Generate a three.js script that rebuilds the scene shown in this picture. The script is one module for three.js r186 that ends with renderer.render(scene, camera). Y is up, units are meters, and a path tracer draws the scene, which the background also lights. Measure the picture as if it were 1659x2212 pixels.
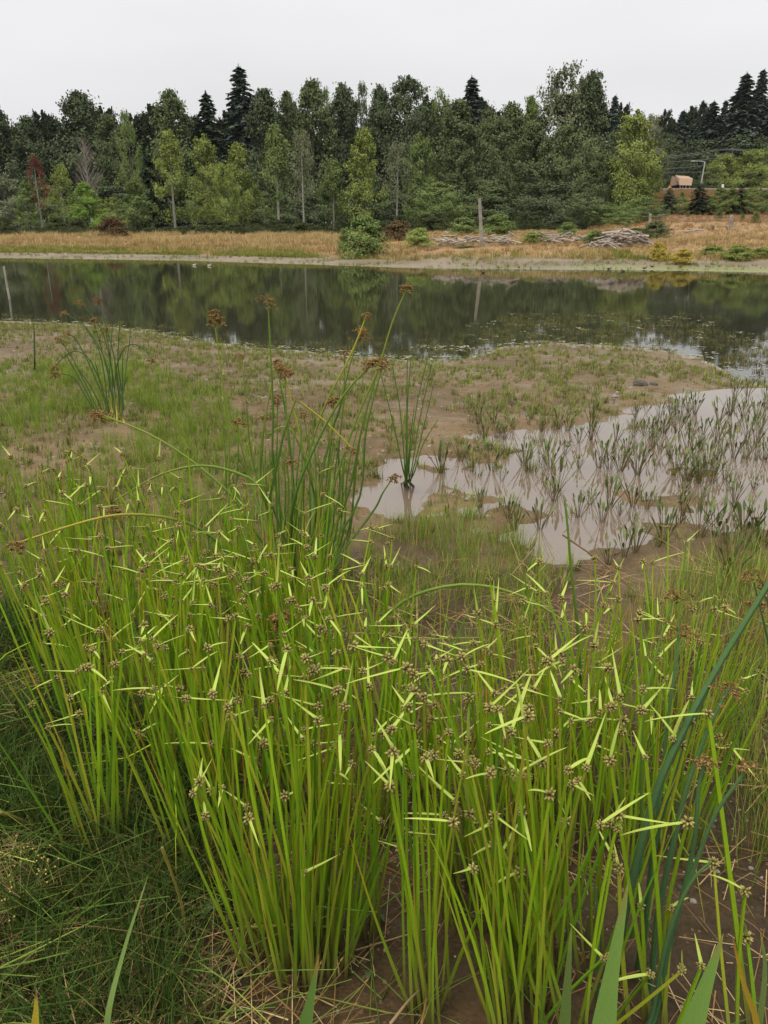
import * as THREE from 'three';
import { ImprovedNoise } from 'three/addons/math/ImprovedNoise.js';
import { mergeGeometries } from 'three/addons/utils/BufferGeometryUtils.js';

// ---------------------------------------------------------------- camera, sky, sun, exposure
const EYE = 1.6, PITCH = 19.83 * Math.PI / 180, FOV = 65.0;
const scene = new THREE.Scene();
const camera = new THREE.PerspectiveCamera(FOV, 0.75, 0.05, 1500);
camera.position.set(0, EYE, 0);
camera.rotation.x = -PITCH;
const renderer = new THREE.WebGLRenderer({ antialias: true });
renderer.toneMapping = THREE.LinearToneMapping;
renderer.toneMappingExposure = 1.1;
renderer.shadowMap.enabled = true;

const noise = new ImprovedNoise();
const N3 = (x, y, z) => noise.noise(x, y, z);
function fbm(x, y, z, o = 4) { let a = 0.5, s = 0; for (let i = 0; i < o; i++) { s += a * N3(x, y, z); x *= 2.03; y *= 2.03; z *= 2.03; a *= 0.5; } return s; }
function rng(seed) { let a = seed >>> 0; return () => { a = (a + 0x6D2B79F5) >>> 0; let t = a; t = Math.imul(t ^ (t >>> 15), t | 1); t ^= t + Math.imul(t ^ (t >>> 7), t | 61); return ((t ^ (t >>> 14)) >>> 0) / 4294967296; }; }
const clamp = (v, a, b) => Math.min(b, Math.max(a, v));
const lerp = (a, b, t) => a + (b - a) * t;
const sstep = (a, b, v) => { const t = clamp((v - a) / (b - a), 0, 1); return t * t * (3 - 2 * t); };
const mixc = (a, b, t) => [lerp(a[0], b[0], t), lerp(a[1], b[1], t), lerp(a[2], b[2], t)];
const mulc = (a, k) => [a[0] * k, a[1] * k, a[2] * k];
const V3 = (x, y, z) => new THREE.Vector3(x, y, z);

{ // overcast sky: brightens towards the zenith as an even cloud cover does, faint cloud mottling
  const W = 1024, Hh = 512, d = new Float32Array(W * Hh * 4);
  for (let j = 0; j < Hh; j++) for (let i = 0; i < W; i++) {
    const el = ((j + 0.5) / Hh - 0.5) * Math.PI, az = (i + 0.5) / W * 2 * Math.PI;
    const s = Math.max(0, Math.sin(el)), c = Math.cos(el);
    const n = fbm(Math.cos(az) * c * 1.6, s * 7 + 3, Math.sin(az) * c * 1.6, 4);
    const L = 0.7 * (1 + 2.6 * Math.pow(s, 1.7)) * (1 + 0.18 * n);
    const k = (j * W + i) * 4;
    d[k] = L * 0.985; d[k + 1] = L * 0.985; d[k + 2] = L; d[k + 3] = 1;
  }
  const t = new THREE.DataTexture(d, W, Hh, THREE.RGBAFormat, THREE.FloatType);
  t.mapping = THREE.EquirectangularReflectionMapping; t.magFilter = THREE.LinearFilter; t.minFilter = THREE.LinearFilter; t.needsUpdate = true;
  scene.background = t; scene.environment = t;
}
const sun = new THREE.DirectionalLight(0xffe8c8, 1.45);
sun.position.set(-30, 75, 25); sun.target.position.set(0, 0, -12);
sun.castShadow = true; sun.shadow.radius = 36; sun.shadow.mapSize.set(2048, 2048);
Object.assign(sun.shadow.camera, { left: -90, right: 90, top: 90, bottom: -90, near: 1, far: 320 });
scene.add(sun, sun.target);
scene.fog = new THREE.FogExp2(0xe3e5ea, 0.00005);

// ---------------------------------------------------------------- helpers
const CP = Math.cos(PITCH), SP = Math.sin(PITCH), F = 1106 / Math.tan(FOV / 2 * Math.PI / 180);
function ray(vx, vy) { const x = (vx - 829.5) / F, y = (1106 - vy) / F; return V3(x, y * CP - SP, -CP - y * SP); }   // direction of a place in the photograph (1659 x 2212)
function ground(vx, vy, h = 0) { const r = ray(vx, vy), t = (h - EYE) / r.y; return V3(r.x * t, h, r.z * t); }         // where it meets level ground
function atDist(vx, vy, d) { const r = ray(vx, vy), t = d / -r.z; return V3(r.x * t, EYE + r.y * t, -d); }           // where it meets the upright plane d metres ahead
const zoomTo = (x0, y0, k) => (zx, zy) => [(x0 + zx / k) * 0.54861, (y0 + zy / k) * 0.54861];

const used = {};
function numbered(n) { const k = used[n] = (used[n] ?? -1) + 1; return k ? n + '_' + String(k).padStart(3, '0') : n; }
function tag(o, label, category, group) { o.userData.label = label; if (category) o.userData.category = category; if (group) o.userData.group = group; return o; }
function shade(o) { o.traverse(m => { if (m.isMesh) { m.castShadow = true; m.receiveShadow = true; } }); return o; }
function top(o, name) { o.name = numbered(name); scene.add(o); return o; }
function thing(name, label, category, pos, turn = 0, group) { const g = new THREE.Group(); top(g, name); g.position.copy(pos); g.rotation.y = turn; return tag(g, label, category, group); }
function part(name, geo, mat, parent) { const m = new THREE.Mesh(geo, mat); m.name = name; m.castShadow = m.receiveShadow = true; parent.add(m); return m; }
function stuff(name, label, mesh) { top(mesh, name); mesh.userData.kind = 'stuff'; if (label) mesh.userData.label = label; mesh.castShadow = mesh.receiveShadow = true; return mesh; }
function structure(name, geo, mat) { const m = new THREE.Mesh(geo, mat); top(m, name); m.userData.kind = 'structure'; m.castShadow = m.receiveShadow = true; return m; }

// a collector of triangles with colours
class Geo {
  constructor() { this.p = []; this.c = []; this.u = []; this.i = []; }
  v(p, c, u = 0, w = 0) { this.p.push(p.x, p.y, p.z); this.c.push(c[0], c[1], c[2]); this.u.push(u, w); return this.p.length / 3 - 1; }
  tri(a, b, c) { this.i.push(a, b, c); }
  quad(a, b, c, d) { this.i.push(a, b, c, a, c, d); }
  // tapered tube along points; sides of 3 give a three-edged stem
  tube(pts, rad, sides, col, cap = true) {
    const n = pts.length, T = V3(0, 0, 0), A = V3(0, 0, 0), B = V3(0, 0, 0); let prev = null, len = 0;
    for (let k = 0; k < n; k++) {
      T.subVectors(pts[Math.min(n - 1, k + 1)], pts[Math.max(0, k - 1)]).normalize();
      if (!A.lengthSq()) A.set(Math.abs(T.y) > 0.9 ? 1 : 0, Math.abs(T.y) > 0.9 ? 0 : 1, 0.13);
      A.addScaledVector(T, -A.dot(T)).normalize(); B.crossVectors(T, A);
      if (k) len += pts[k].distanceTo(pts[k - 1]);
      const r = typeof rad === 'function' ? rad(k / (n - 1)) : rad, c = typeof col === 'function' ? col(k / (n - 1)) : col, ring = [];
      for (let s = 0; s <= sides; s++) { const a = s / sides * Math.PI * 2; ring.push(this.v(V3(0, 0, 0).copy(pts[k]).addScaledVector(A, Math.cos(a) * r).addScaledVector(B, Math.sin(a) * r), c, s / sides * 0.02, len)); }
      if (prev) for (let s = 0; s < sides; s++) this.quad(prev[s], prev[s + 1], ring[s + 1], ring[s]);
      else if (cap) for (let s = 1; s < sides - 1; s++) this.tri(ring[0], ring[s + 1], ring[s]);
      prev = ring;
    }
    if (cap) for (let s = 1; s < sides - 1; s++) this.tri(prev[0], prev[s], prev[s + 1]);
  }
  // strip of given half width across direction 'side', folded a little along its midrib
  blade(pts, hw, side, col, fold = 0) {
    const n = pts.length; let prev = null, len = 0; const up = V3(0, 0, 0), T = V3(0, 0, 0), S = V3(0, 0, 0);
    for (let k = 0; k < n; k++) {
      T.subVectors(pts[Math.min(n - 1, k + 1)], pts[Math.max(0, k - 1)]).normalize(); S.copy(side).addScaledVector(T, -side.dot(T)).normalize(); up.crossVectors(S, T);
      if (k) len += pts[k].distanceTo(pts[k - 1]);
      const w = typeof hw === 'function' ? hw(k / (n - 1)) : hw, c = typeof col === 'function' ? col(k / (n - 1)) : col;
      const q = pts[k], L = this.v(V3(0, 0, 0).copy(q).addScaledVector(S, -w).addScaledVector(up, w * fold), c, 0, len), R = this.v(V3(0, 0, 0).copy(q).addScaledVector(S, w).addScaledVector(up, w * fold), c, w * 2, len);
      if (fold) { const M = this.v(q, c, w, len); if (prev) { this.quad(prev[0], prev[2], M, L); this.quad(prev[2], prev[1], R, M); } prev = [L, R, M]; }
      else { if (prev) this.quad(prev[0], prev[1], R, L); prev = [L, R]; }
    }
  }
  // a grain: pointed ellipsoid from a along d
  grain(a, d, len, r, col, sides = 5, tip = col) {
    const A = V3(Math.abs(d.y) > 0.9 ? 1 : 0, Math.abs(d.y) > 0.9 ? 0 : 1, 0); A.addScaledVector(d, -A.dot(d)).normalize(); const B = V3(0, 0, 0).crossVectors(d, A);
    const at = (t, rr) => { const ring = []; for (let s = 0; s < sides; s++) { const q = s / sides * 6.2832; ring.push(this.v(V3(0, 0, 0).copy(a).addScaledVector(d, len * t).addScaledVector(A, Math.cos(q) * rr).addScaledVector(B, Math.sin(q) * rr), t > 0.5 ? tip : col)); } return ring; };
    const b = this.v(a, col), r1 = at(0.28, r), r2 = at(0.66, r * 0.72), e = this.v(V3(0, 0, 0).copy(a).addScaledVector(d, len), tip);
    for (let s = 0; s < sides; s++) { const t = (s + 1) % sides; this.tri(b, r1[t], r1[s]); this.quad(r1[s], r1[t], r2[t], r2[s]); this.tri(r2[s], r2[t], e); }
  }
  box(x0, x1, y0, y1, z0, z1, col) {
    const P = (x, y, z) => this.v(V3(x, y, z), col), f = (a, b, c, d) => this.quad(P(...a), P(...b), P(...c), P(...d));
    f([x0, y0, z1], [x1, y0, z1], [x1, y1, z1], [x0, y1, z1]); f([x1, y0, z0], [x0, y0, z0], [x0, y1, z0], [x1, y1, z0]);
    f([x1, y0, z1], [x1, y0, z0], [x1, y1, z0], [x1, y1, z1]); f([x0, y0, z0], [x0, y0, z1], [x0, y1, z1], [x0, y1, z0]);
    f([x0, y1, z1], [x1, y1, z1], [x1, y1, z0], [x0, y1, z0]); f([x0, y0, z0], [x1, y0, z0], [x1, y0, z1], [x0, y0, z1]);
  }
  build(flat = false) {
    let g = new THREE.BufferGeometry();
    g.setAttribute('position', new THREE.Float32BufferAttribute(this.p, 3)); g.setAttribute('color', new THREE.Float32BufferAttribute(this.c, 3)); g.setAttribute('uv', new THREE.Float32BufferAttribute(this.u, 2)); g.setIndex(this.i);
    if (flat) g = g.toNonIndexed();
    g.computeVertexNormals(); return g;
  }
}
const curve = (pts, n) => new THREE.CatmullRomCurve3(pts, false, 'centripetal').getPoints(n);

// ---------------------------------------------------------------- materials
function detailTexture(size, f) { // tileable-enough grey-brown detail, values round 1/1.25
  const d = new Uint8Array(size * size * 4);
  for (let j = 0; j < size; j++) for (let i = 0; i < size; i++) { const c = f(i / size, j / size), k = (j * size + i) * 4; for (let q = 0; q < 3; q++) d[k + q] = clamp(Math.round(c[q] * 255), 0, 255); d[k + 3] = 255; }
  const t = new THREE.DataTexture(d, size, size); t.wrapS = t.wrapT = THREE.RepeatWrapping; t.magFilter = THREE.LinearFilter; t.minFilter = THREE.LinearMipmapLinearFilter; t.generateMipmaps = true; t.needsUpdate = true; return t;
}
const ring = (u, v, f, z, o) => { // noise that tiles: blend of four shifted samples
  const a = fbm(u * f, v * f, z, o), b = fbm((u - 1) * f, v * f, z, o), c = fbm(u * f, (v - 1) * f, z, o), e = fbm((u - 1) * f, (v - 1) * f, z, o);
  return lerp(lerp(a, b, u), lerp(c, e, u), v);
};
const mudMap = detailTexture(1024, (u, v) => { const n = ring(u, v, 10, 1.3, 5), m = ring(u, v, 60, 7.7, 3), s = ring(u, v, 150, 2.2, 2); const k = 0.72 + n * 0.5 + m * 0.6 + (s > 0.22 ? 0.2 : 0) - (s < -0.25 ? 0.16 : 0); return [k, k * (0.985 - n * 0.06), k * (0.97 - n * 0.1)]; });
const mudBump = detailTexture(1024, (u, v) => { const k = 0.5 + ring(u, v, 14, 4.4, 5) * 0.5 + ring(u, v, 90, 9.1, 3) * 0.4; return [k, k, k]; });
const mudRough = detailTexture(512, (u, v) => { const k = 0.62 + ring(u, v, 8, 12.5, 4) * 0.7; return [k, k, k]; });
const streak = detailTexture(256, (u, v) => { const k = 0.84 + ring(u, v, 26, 3.1, 3) * 0.35 + (N3(u * 90, v * 6, 5) * 0.1); return [k, k, k * 0.97]; });
const rippleBump = detailTexture(1024, (u, v) => { const k = 0.5 + ring(u, v, 9, 31.4, 3) * 0.5 + ring(u, v, 40, 8.4, 2) * 0.25; return [k, k, k]; });
const barkMap = detailTexture(256, (u, v) => { const k = 0.75 + N3(u * 30, v * 5, 3.3) * 0.25 + ring(u, v, 20, 6.1, 3) * 0.4; return [k, k, k * 0.97]; });
mudMap.repeat.set(1, 1); streak.repeat.set(30, 6);
const plant = (o = {}) => new THREE.MeshPhysicalMaterial({ vertexColors: true, side: THREE.DoubleSide, roughness: 0.55, specularIntensity: 0.14, ...o });
const M = {
  mud: new THREE.MeshPhysicalMaterial({ vertexColors: true, map: mudMap, bumpMap: mudBump, bumpScale: 0.011, roughnessMap: mudRough, roughness: 1.0, specularIntensity: 0.22 }),
  stem: plant({ map: streak, roughness: 0.45 }), bract: plant({ roughness: 0.42 }), head: plant({ roughness: 0.8 }), blade: plant({ transmission: 0.3, roughness: 0.9, thickness: 0 }),
  leaf: plant({ roughness: 0.62 }), bladeVein: plant({ map: streak, transmission: 0.25, roughness: 0.9, thickness: 0 }), bark: new THREE.MeshStandardMaterial({ vertexColors: true, map: barkMap, roughness: 0.9, side: THREE.DoubleSide }),
  matt: new THREE.MeshStandardMaterial({ vertexColors: true, roughness: 0.9, side: THREE.DoubleSide }), metal: new THREE.MeshStandardMaterial({ vertexColors: true, roughness: 0.5, metalness: 0.3 }),
  lake: new THREE.MeshPhysicalMaterial({ color: new THREE.Color().setRGB(0.026, 0.027, 0.014), roughness: 0.035, ior: 1.33, bumpMap: rippleBump, bumpScale: 0.0004 }),
  puddle: new THREE.MeshPhysicalMaterial({ color: new THREE.Color().setRGB(0.125, 0.094, 0.066), roughness: 0.006, ior: 1.55, bumpMap: rippleBump, bumpScale: 0.00002 }),
};

// ---------------------------------------------------------------- the lie of the land
const LAKE = -0.2, POOL = -0.012;
const nearShore = [[-600, 690], [0, 692], [150, 697], [260, 707], [330, 716], [420, 734], [560, 750], [660, 757], [740, 764], [830, 772], [900, 777], [980, 776], [1045, 764], [1085, 747], [1200, 739], [1300, 743], [1420, 753], [1500, 768], [1545, 786], [1590, 814], [1659, 826], [2200, 850]].map(p => ground(p[0], p[1], LAKE));
const farShore = [[-700, 550], [0, 557], [400, 563], [620, 570], [850, 578], [1100, 582], [1400, 584], [1659, 589], [2300, 596]].map(p => ground(p[0], p[1], LAKE));
function along(line, b) { const s = line.map(p => p.x / -p.z); if (b <= s[0]) return -line[0].z; for (let k = 1; k < s.length; k++) if (b <= s[k]) return lerp(-line[k - 1].z, -line[k].z, (b - s[k - 1]) / (s[k] - s[k - 1])); return -line[s.length - 1].z; }
const tab = (line) => { const t = []; for (let i = 0; i <= 800; i++) t.push(along(line, -2 + i / 200)); return b => { const f = clamp((b + 2) * 200, 0, 799.99), i = f | 0; return lerp(t[i], t[i + 1], f - i); }; };
const nearAt = tab(nearShore), farAt = tab(farShore);
const poly = a => a.map(p => { const g = ground(p[0], p[1]); return [g.x, g.z]; });
const pools = [
  poly([[1015, 945], [1060, 925], [1160, 925], [1250, 905], [1330, 880], [1450, 866], [1560, 855], [1700, 850], [1780, 900], [1800, 1000], [1780, 1100], [1700, 1150], [1560, 1150], [1440, 1172], [1330, 1196], [1250, 1212], [1160, 1188], [1115, 1120], [1085, 1050], [1035, 985]]),
  poly([[770, 980], [860, 965], [940, 970], [1030, 985], [1110, 1050], [1140, 1140], [1030, 1120], [960, 1090], [900, 1130], [840, 1140], [780, 1110], [760, 1040]]),
];
function polyDist(P, x, z) { // signed: inside positive
  let d = 1e9, inside = false;
  for (let i = 0, j = P.length - 1; i < P.length; j = i++) {
    const [xi, zi] = P[i], [xj, zj] = P[j];
    if ((zi > z) !== (zj > z) && x < (xj - xi) * (z - zi) / (zj - zi) + xi) inside = !inside;
    const ex = xj - xi, ez = zj - zi, t = clamp(((x - xi) * ex + (z - zi) * ez) / (ex * ex + ez * ez), 0, 1); d = Math.min(d, Math.hypot(x - xi - ex * t, z - zi - ez * t));
  }
  return inside ? d : -d;
}
function hill(x, d) { const b = x / Math.max(d, 1); return (0.9 * sstep(50, 68, d) + 4.8 * sstep(64, 152, d)) * sstep(0.235, 0.335, b); }
function H(x, z) {
  const d = -z, b = clamp(x / Math.max(d, 0.6), -1.9, 1.9);
  const rough = 0.02 * N3(x * 0.8, z * 0.8, 3.1) + 0.011 * N3(x * 3.1, z * 3.1, 8.2) + 0.006 * N3(x * 9, z * 9, 1.7);
  if (d < 1) return 0.012 + rough + 0.003 * N3(x * 30, z * 30, 4.4);
  const dn = nearAt(b), df = farAt(b);
  if (d < dn) {
    const t = dn - d; let h = 0.014 - 0.22 * Math.pow(1 - clamp(t / 5.5, 0, 1), 1.6) + rough * sstep(0, 1.2, t) + 0.006 * N3(x * 6, z * 6, 5.5);
    if (d > 2.5 && d < 11) for (const P of pools) { const q = polyDist(P, x, z); if (q > -0.5) h += (-0.038 * sstep(-0.15, 0.28, q) - 0.007) * sstep(-0.4, 0, q) + (0.034 * N3(x * 1.9, z * 3.0, 6.6) + 0.02 * N3(x * 5.2, z * 7.4, 2.6) + 0.008 * N3(x * 13, z * 17, 2.1)) * sstep(-0.4, 0, q); }
    if (d < 4) h += 0.003 * N3(x * 30, z * 30, 4.4);
    return h;
  }
  if (d < df) return LAKE - Math.min(0.9, 0.035 * (d - dn), 0.1 * (df - d)) - 0.004 + 0.012 * N3(x * 1.5, z * 1.5, 2);
  const t = d - df, right = sstep(-0.05, 0.12, b);
  const bank = lerp(0.13 * sstep(0, 3, t) + 0.1 * sstep(2, 8, t) + 0.32 * sstep(6, 55, t), 0.16 * sstep(0, 3, t) + 0.55 * sstep(1.5, 9, t) + 0.2 * sstep(8, 30, t), right);
  return LAKE + bank + hill(x, d) + (0.05 * N3(x * 0.5, z * 0.5, 1.2) + 0.12 * N3(x * 0.12, z * 0.12, 7.2)) * sstep(2, 9, t);
}
const onGround = (vx, vy) => { let g = ground(vx, vy); for (let k = 0; k < 4; k++) g = ground(vx, vy, H(g.x, g.z)); return g; };
function soil(x, z) {
  const d = -z, b = clamp(x / Math.max(d, 0.6), -1.9, 1.9), n = fbm(x * 0.7, z * 0.7, 5.1, 4), n2 = fbm(x * 2.7, z * 2.7, 1.1, 3);
  const dn = nearAt(b), df = farAt(b);
  if (d < dn) {
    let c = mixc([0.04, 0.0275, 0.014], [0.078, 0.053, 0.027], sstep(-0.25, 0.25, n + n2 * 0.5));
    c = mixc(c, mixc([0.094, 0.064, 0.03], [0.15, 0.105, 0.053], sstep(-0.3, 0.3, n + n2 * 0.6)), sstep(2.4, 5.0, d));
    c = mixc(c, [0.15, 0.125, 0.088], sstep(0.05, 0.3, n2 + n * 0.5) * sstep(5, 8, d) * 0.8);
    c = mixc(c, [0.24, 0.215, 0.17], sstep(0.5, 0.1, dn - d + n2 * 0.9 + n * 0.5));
    return c;
  }
  if (d < df) return [0.06, 0.05, 0.03];
  const t = d - df;
  const strand = mixc([0.185, 0.15, 0.107], [0.13, 0.108, 0.062], sstep(-0.2, 0.25, fbm(x * 0.25, z * 0.6, 2, 3)));
  const edge = mixc(strand, [0.17, 0.175, 0.075], sstep(0.18, 0.3, b) * sstep(2.4, 1.2, t) * 0.9 + sstep(1.4, 0.3, t) * 0.35);
  let c = mixc(edge, mixc([0.27, 0.16, 0.065], [0.2, 0.125, 0.055], sstep(-0.2, 0.2, n)), sstep(3.0, 5.2, t + n * 1.5));
  c = mixc(c, [0.17, 0.09, 0.04], sstep(60, 80, d) * sstep(0.26, 0.33, b));
  c = mixc(c, [0.035, 0.034, 0.02], sstep(82, 100, d) * sstep(0.34, 0.28, b));
  return c;
}
{ // one sheet of ground, fine in front of the camera, out to the horizon all round
  const ang = []; for (let i = 0; i <= 440; i++) ang.push(-0.70 + 1.40 * i / 440); for (let i = 1; i < 72; i++) ang.push(0.70 + (2 * Math.PI - 1.40) * i / 72);
  const rad = [0]; for (let j = 0; j <= 620; j++) rad.push(0.45 * Math.pow(900 / 0.45, Math.pow(j / 620, 1.12)));
  const nA = ang.length, g = new THREE.BufferGeometry(), p = new Float32Array(nA * rad.length * 3), c = new Float32Array(nA * rad.length * 3), u = new Float32Array(nA * rad.length * 2), idx = [];
  for (let j = 0; j < rad.length; j++) for (let i = 0; i < nA; i++) {
    const k = j * nA + i, x = Math.sin(ang[i]) * rad[j], z = -Math.cos(ang[i]) * rad[j], q = soil(x, z);
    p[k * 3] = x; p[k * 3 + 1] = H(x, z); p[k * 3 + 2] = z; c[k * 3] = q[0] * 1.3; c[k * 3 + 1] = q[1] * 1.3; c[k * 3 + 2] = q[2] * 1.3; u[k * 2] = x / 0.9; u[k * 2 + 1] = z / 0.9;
    if (j) { const a = k - nA, b2 = j * nA + (i + 1) % nA, a2 = b2 - nA; idx.push(a, k, b2, a, b2, a2); }
  }
  g.setAttribute('position', new THREE.BufferAttribute(p, 3)); g.setAttribute('color', new THREE.BufferAttribute(c, 3)); g.setAttribute('uv', new THREE.BufferAttribute(u, 2)); g.setIndex(idx); g.computeVertexNormals();
  // the winding must face up
  if (g.attributes.normal.getY(nA * 200 + 100) < 0) { const a = g.index.array; for (let k = 0; k < a.length; k += 3) { const t = a[k + 1]; a[k + 1] = a[k + 2]; a[k + 2] = t; } g.computeVertexNormals(); }
  structure('ground', g, M.mud);
}
{ // the lake: wide sheet that the banks come up through
  const b = [-130, 130, -75, -8.5], g = new THREE.PlaneGeometry(b[1] - b[0], b[3] - b[2], 1, 1); g.rotateX(-Math.PI / 2); g.translate(0, LAKE, (b[2] + b[3]) / 2);
  const p = g.attributes.position, u = g.attributes.uv; for (let k = 0; k < p.count; k++) u.setXY(k, p.getX(k) / 2.4, p.getZ(k) / 1.6);
  structure('lake_water', g, M.lake);
}
{ // one still sheet of shallow muddy water; the uneven mud decides where it shows
  const hull = poly([[770, 1000], [800, 975], [1000, 915], [1250, 885], [1450, 850], [1560, 838], [1860, 830], [1900, 1000], [1860, 1160], [1560, 1170], [1340, 1212], [1250, 1232], [1140, 1205], [1050, 1150], [880, 1150], [790, 1130], [745, 1060]]), s = new THREE.Shape();
  hull.forEach(([x, z], k) => k ? s.lineTo(x, -z) : s.moveTo(x, -z));
  const g = new THREE.ShapeGeometry(s); g.rotateX(-Math.PI / 2); g.translate(0, POOL, 0);
  const p = g.attributes.position, u = g.attributes.uv; for (let k = 0; k < p.count; k++) u.setXY(k, p.getX(k) / 1.3, p.getZ(k) / 1.3);
  structure('puddle_water', g, M.puddle);
}

// ---------------------------------------------------------------- trees on the far side
// crowns are made one metre tall and one metre wide, then sized by the tree that wears them
const bushy_ = k => k.shape === 'bush';
function broadCrown(seed, kind) {
  const R = rng(seed), g = new Geo(), q = kind.q ?? 4600, low = kind.low ?? 0.1;
  const prof = t => kind.shape === 'column' ? Math.pow(Math.sin(Math.PI * clamp(0.1 + t * 0.86, 0, 1)), 0.7) * (1 - 0.3 * t) : kind.shape === 'peak' ? Math.pow(1 - t, 0.6) * sstep(-0.2, 0.2, t) * 0.95 : kind.shape === 'cone' ? Math.pow(1 - t, 0.72) * sstep(-0.12, 0.16, t) : bushy_(kind) ? Math.sqrt(Math.max(0, 1 - t * t)) * (0.85 + 0.15 * sstep(0, 0.2, t)) : Math.pow(Math.max(0, Math.sin(Math.PI * Math.pow(clamp(t * 0.93 + 0.04, 0, 1), 0.72))), 0.6);
  const nb = kind.nb ?? 95, boughs = [], bushy = kind.shape === 'bush';
  for (let i = 0; i < nb; i++) {
    const t = Math.pow(R(), 0.9), az = R() * 6.283, r = prof(t) * 0.5 * ((bushy ? 0.1 : 0.35) + (bushy ? 0.8 : 0.62) * Math.sqrt(R())) * (0.8 + 0.62 * N3(Math.cos(az) * 1.3, t * 4.5, seed + Math.sin(az) * 1.3));
    if (kind.bare && t < 0.55 && R() < kind.bare) continue;
    boughs.push({ x: Math.cos(az) * r, z: Math.sin(az) * r, y: low + t * (1 - low) * 0.965, s: (bushy ? 0.11 + R() * 0.07 : 0.045 + R() * 0.055) * (1 - 0.4 * t), tone: 0.88 + R() * 0.24 });
  }
  if (!bushy) for (let i = 0; i < 16; i++) { const yy = 0.76 + R() * 0.225, q = (1 - yy) * 0.75, az = R() * 6.283; boughs.push({ x: Math.cos(az) * q, z: Math.sin(az) * q, y: yy, s: 0.017 + (1 - yy) * 0.1, tone: 1.0, thin: 1 }); }
  const per = q / boughs.length, n = V3(0, 0, 0), a = V3(0, 0, 0), b = V3(0, 0, 0);
  for (const w of boughs) for (let k = 0; k < per * (w.thin ? 0.5 : 1) * (kind.sparse ?? 1); k++) {
    const u = R() + R() + R() - 1.5, v = R() + R() + R() - 1.5, h = R() + R() + R() - 1.5, sx = w.s * (w.thin ? 0.9 : bushy ? 1.0 : 1.35), sy = w.s * (w.thin ? 1.3 : bushy ? 0.85 : 0.8);
    const x = w.x + u * sx, z = w.z + v * sx, y = Math.max(bushy ? 0 : -1, Math.min(1, w.y + h * sy + (u * w.x + v * w.z) * (bushy ? 0 : 0.12)));
    const L = (kind.leaf ?? 0.0102) * (0.6 + R() * 0.8), W = (kind.leaf ?? 0.0102) * (kind.wide ?? 1.05) * (0.6 + R() * 0.8);
    n.set(x * 1.5 + R() - 0.5, 0.35 + (R() - 0.5), z * 1.5 + R() - 0.5).normalize(); a.set(R() - 0.5, R() - 0.5, R() - 0.5).cross(n).normalize(); b.crossVectors(n, a);
    const c = w.tone * (0.86 + R() * 0.28), col = [c * (0.94 + R() * 0.12), c, c * (0.9 + R() * 0.2)], P = (i, j) => V3(x + a.x * i * W + b.x * j * W, y + a.y * i * L + b.y * j * L, z + a.z * i * W + b.z * j * W);
    const v0 = g.v(P(-1, -0.2), col), v1 = g.v(P(0.1, -0.8), col), v2 = g.v(P(1, 0.1), col), v3 = g.v(P(-0.1, 0.8), col); g.quad(v0, v1, v2, v3);
  }
  return g.build();
}
function needleCrown(seed, kind) {
  const R = rng(seed), g = new Geo(), low = kind.low ?? 0.06, nw = kind.whorls ?? 34, a = V3(0, 0, 0), b = V3(0, 0, 0);
  for (let k = 0; k < nw; k++) {
    const t = Math.pow(k / nw, 0.95), y0 = low + t * (0.985 - low), reach = 0.5 * (Math.pow(1 - t, kind.pow ?? 0.8) * (1 + 0.2 * N3(t * 9, seed, 1)) + 0.025), nbr = 6 + (R() * 3 | 0);
    for (let j = 0; j < nbr; j++) {
      const az = j / nbr * 6.283 + R() * 0.9 + k * 2.1, len = reach * (0.62 + R() * 0.5), droop = (0.03 + 0.1 * (1 - t)) * len / 0.5 + 0.004, tone = 0.75 + R() * 0.5, ns = Math.max(5, Math.round(len * (kind.dense ?? 64)));
      for (let i = 0; i < ns; i++) {
        const f = (i + 0.5) / ns, r = f * len, sp = 0.34 * len * (1 - f * 0.75), m = 2 + (R() < 0.6 ? 1 : 0);
        for (let e = 0; e < m; e++) {
          const off = (R() - 0.5) * sp * 1.6, x = Math.cos(az) * r - Math.sin(az) * off, z = Math.sin(az) * r + Math.cos(az) * off, y = y0 - droop * f * f * 1.4 + droop * 0.35 * f + (R() - 0.5) * 0.012 - Math.abs(off) * 0.05;
          const S = 0.03 * (0.6 + R() * 0.8), yaw = az + (off > 0 ? 0.7 : -0.7) + R() * 0.5, c = tone * (0.72 + R() * 0.56), col = [c, c, c * (0.92 + R() * 0.2)];
          a.set(Math.cos(yaw) * S * 1.5, -0.011 * (0.3 + R()), Math.sin(yaw) * S * 1.5); b.set(-Math.sin(yaw) * S * 0.7, 0.0075 * (R() - 0.5), Math.cos(yaw) * S * 0.7);
          const P = (p, q) => V3(x + a.x * p + b.x * q, y + a.y * p + b.y * q, z + a.z * p + b.z * q), v0 = g.v(P(-0.8, -0.2), col), v1 = g.v(P(0, -1), col), v2 = g.v(P(1, 0), col), v3 = g.v(P(0, 1), col); g.quad(v0, v1, v2, v3);
          if (R() < 0.4) { const d = g.v(V3(x, y - 0.012, z), mulc(col, 0.95)); g.tri(v0, d, v2); }
        }
      }
    }
  }
  for (let i = 0; i < 14; i++) g.grain(V3((R() - 0.5) * 0.03, 0.93 + R() * 0.04, (R() - 0.5) * 0.03), V3((R() - 0.5) * 0.6, 1, (R() - 0.5) * 0.6).normalize(), 0.03, 0.006, [0.8, 0.8, 0.8], 3);
  return g.build();
}
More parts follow.
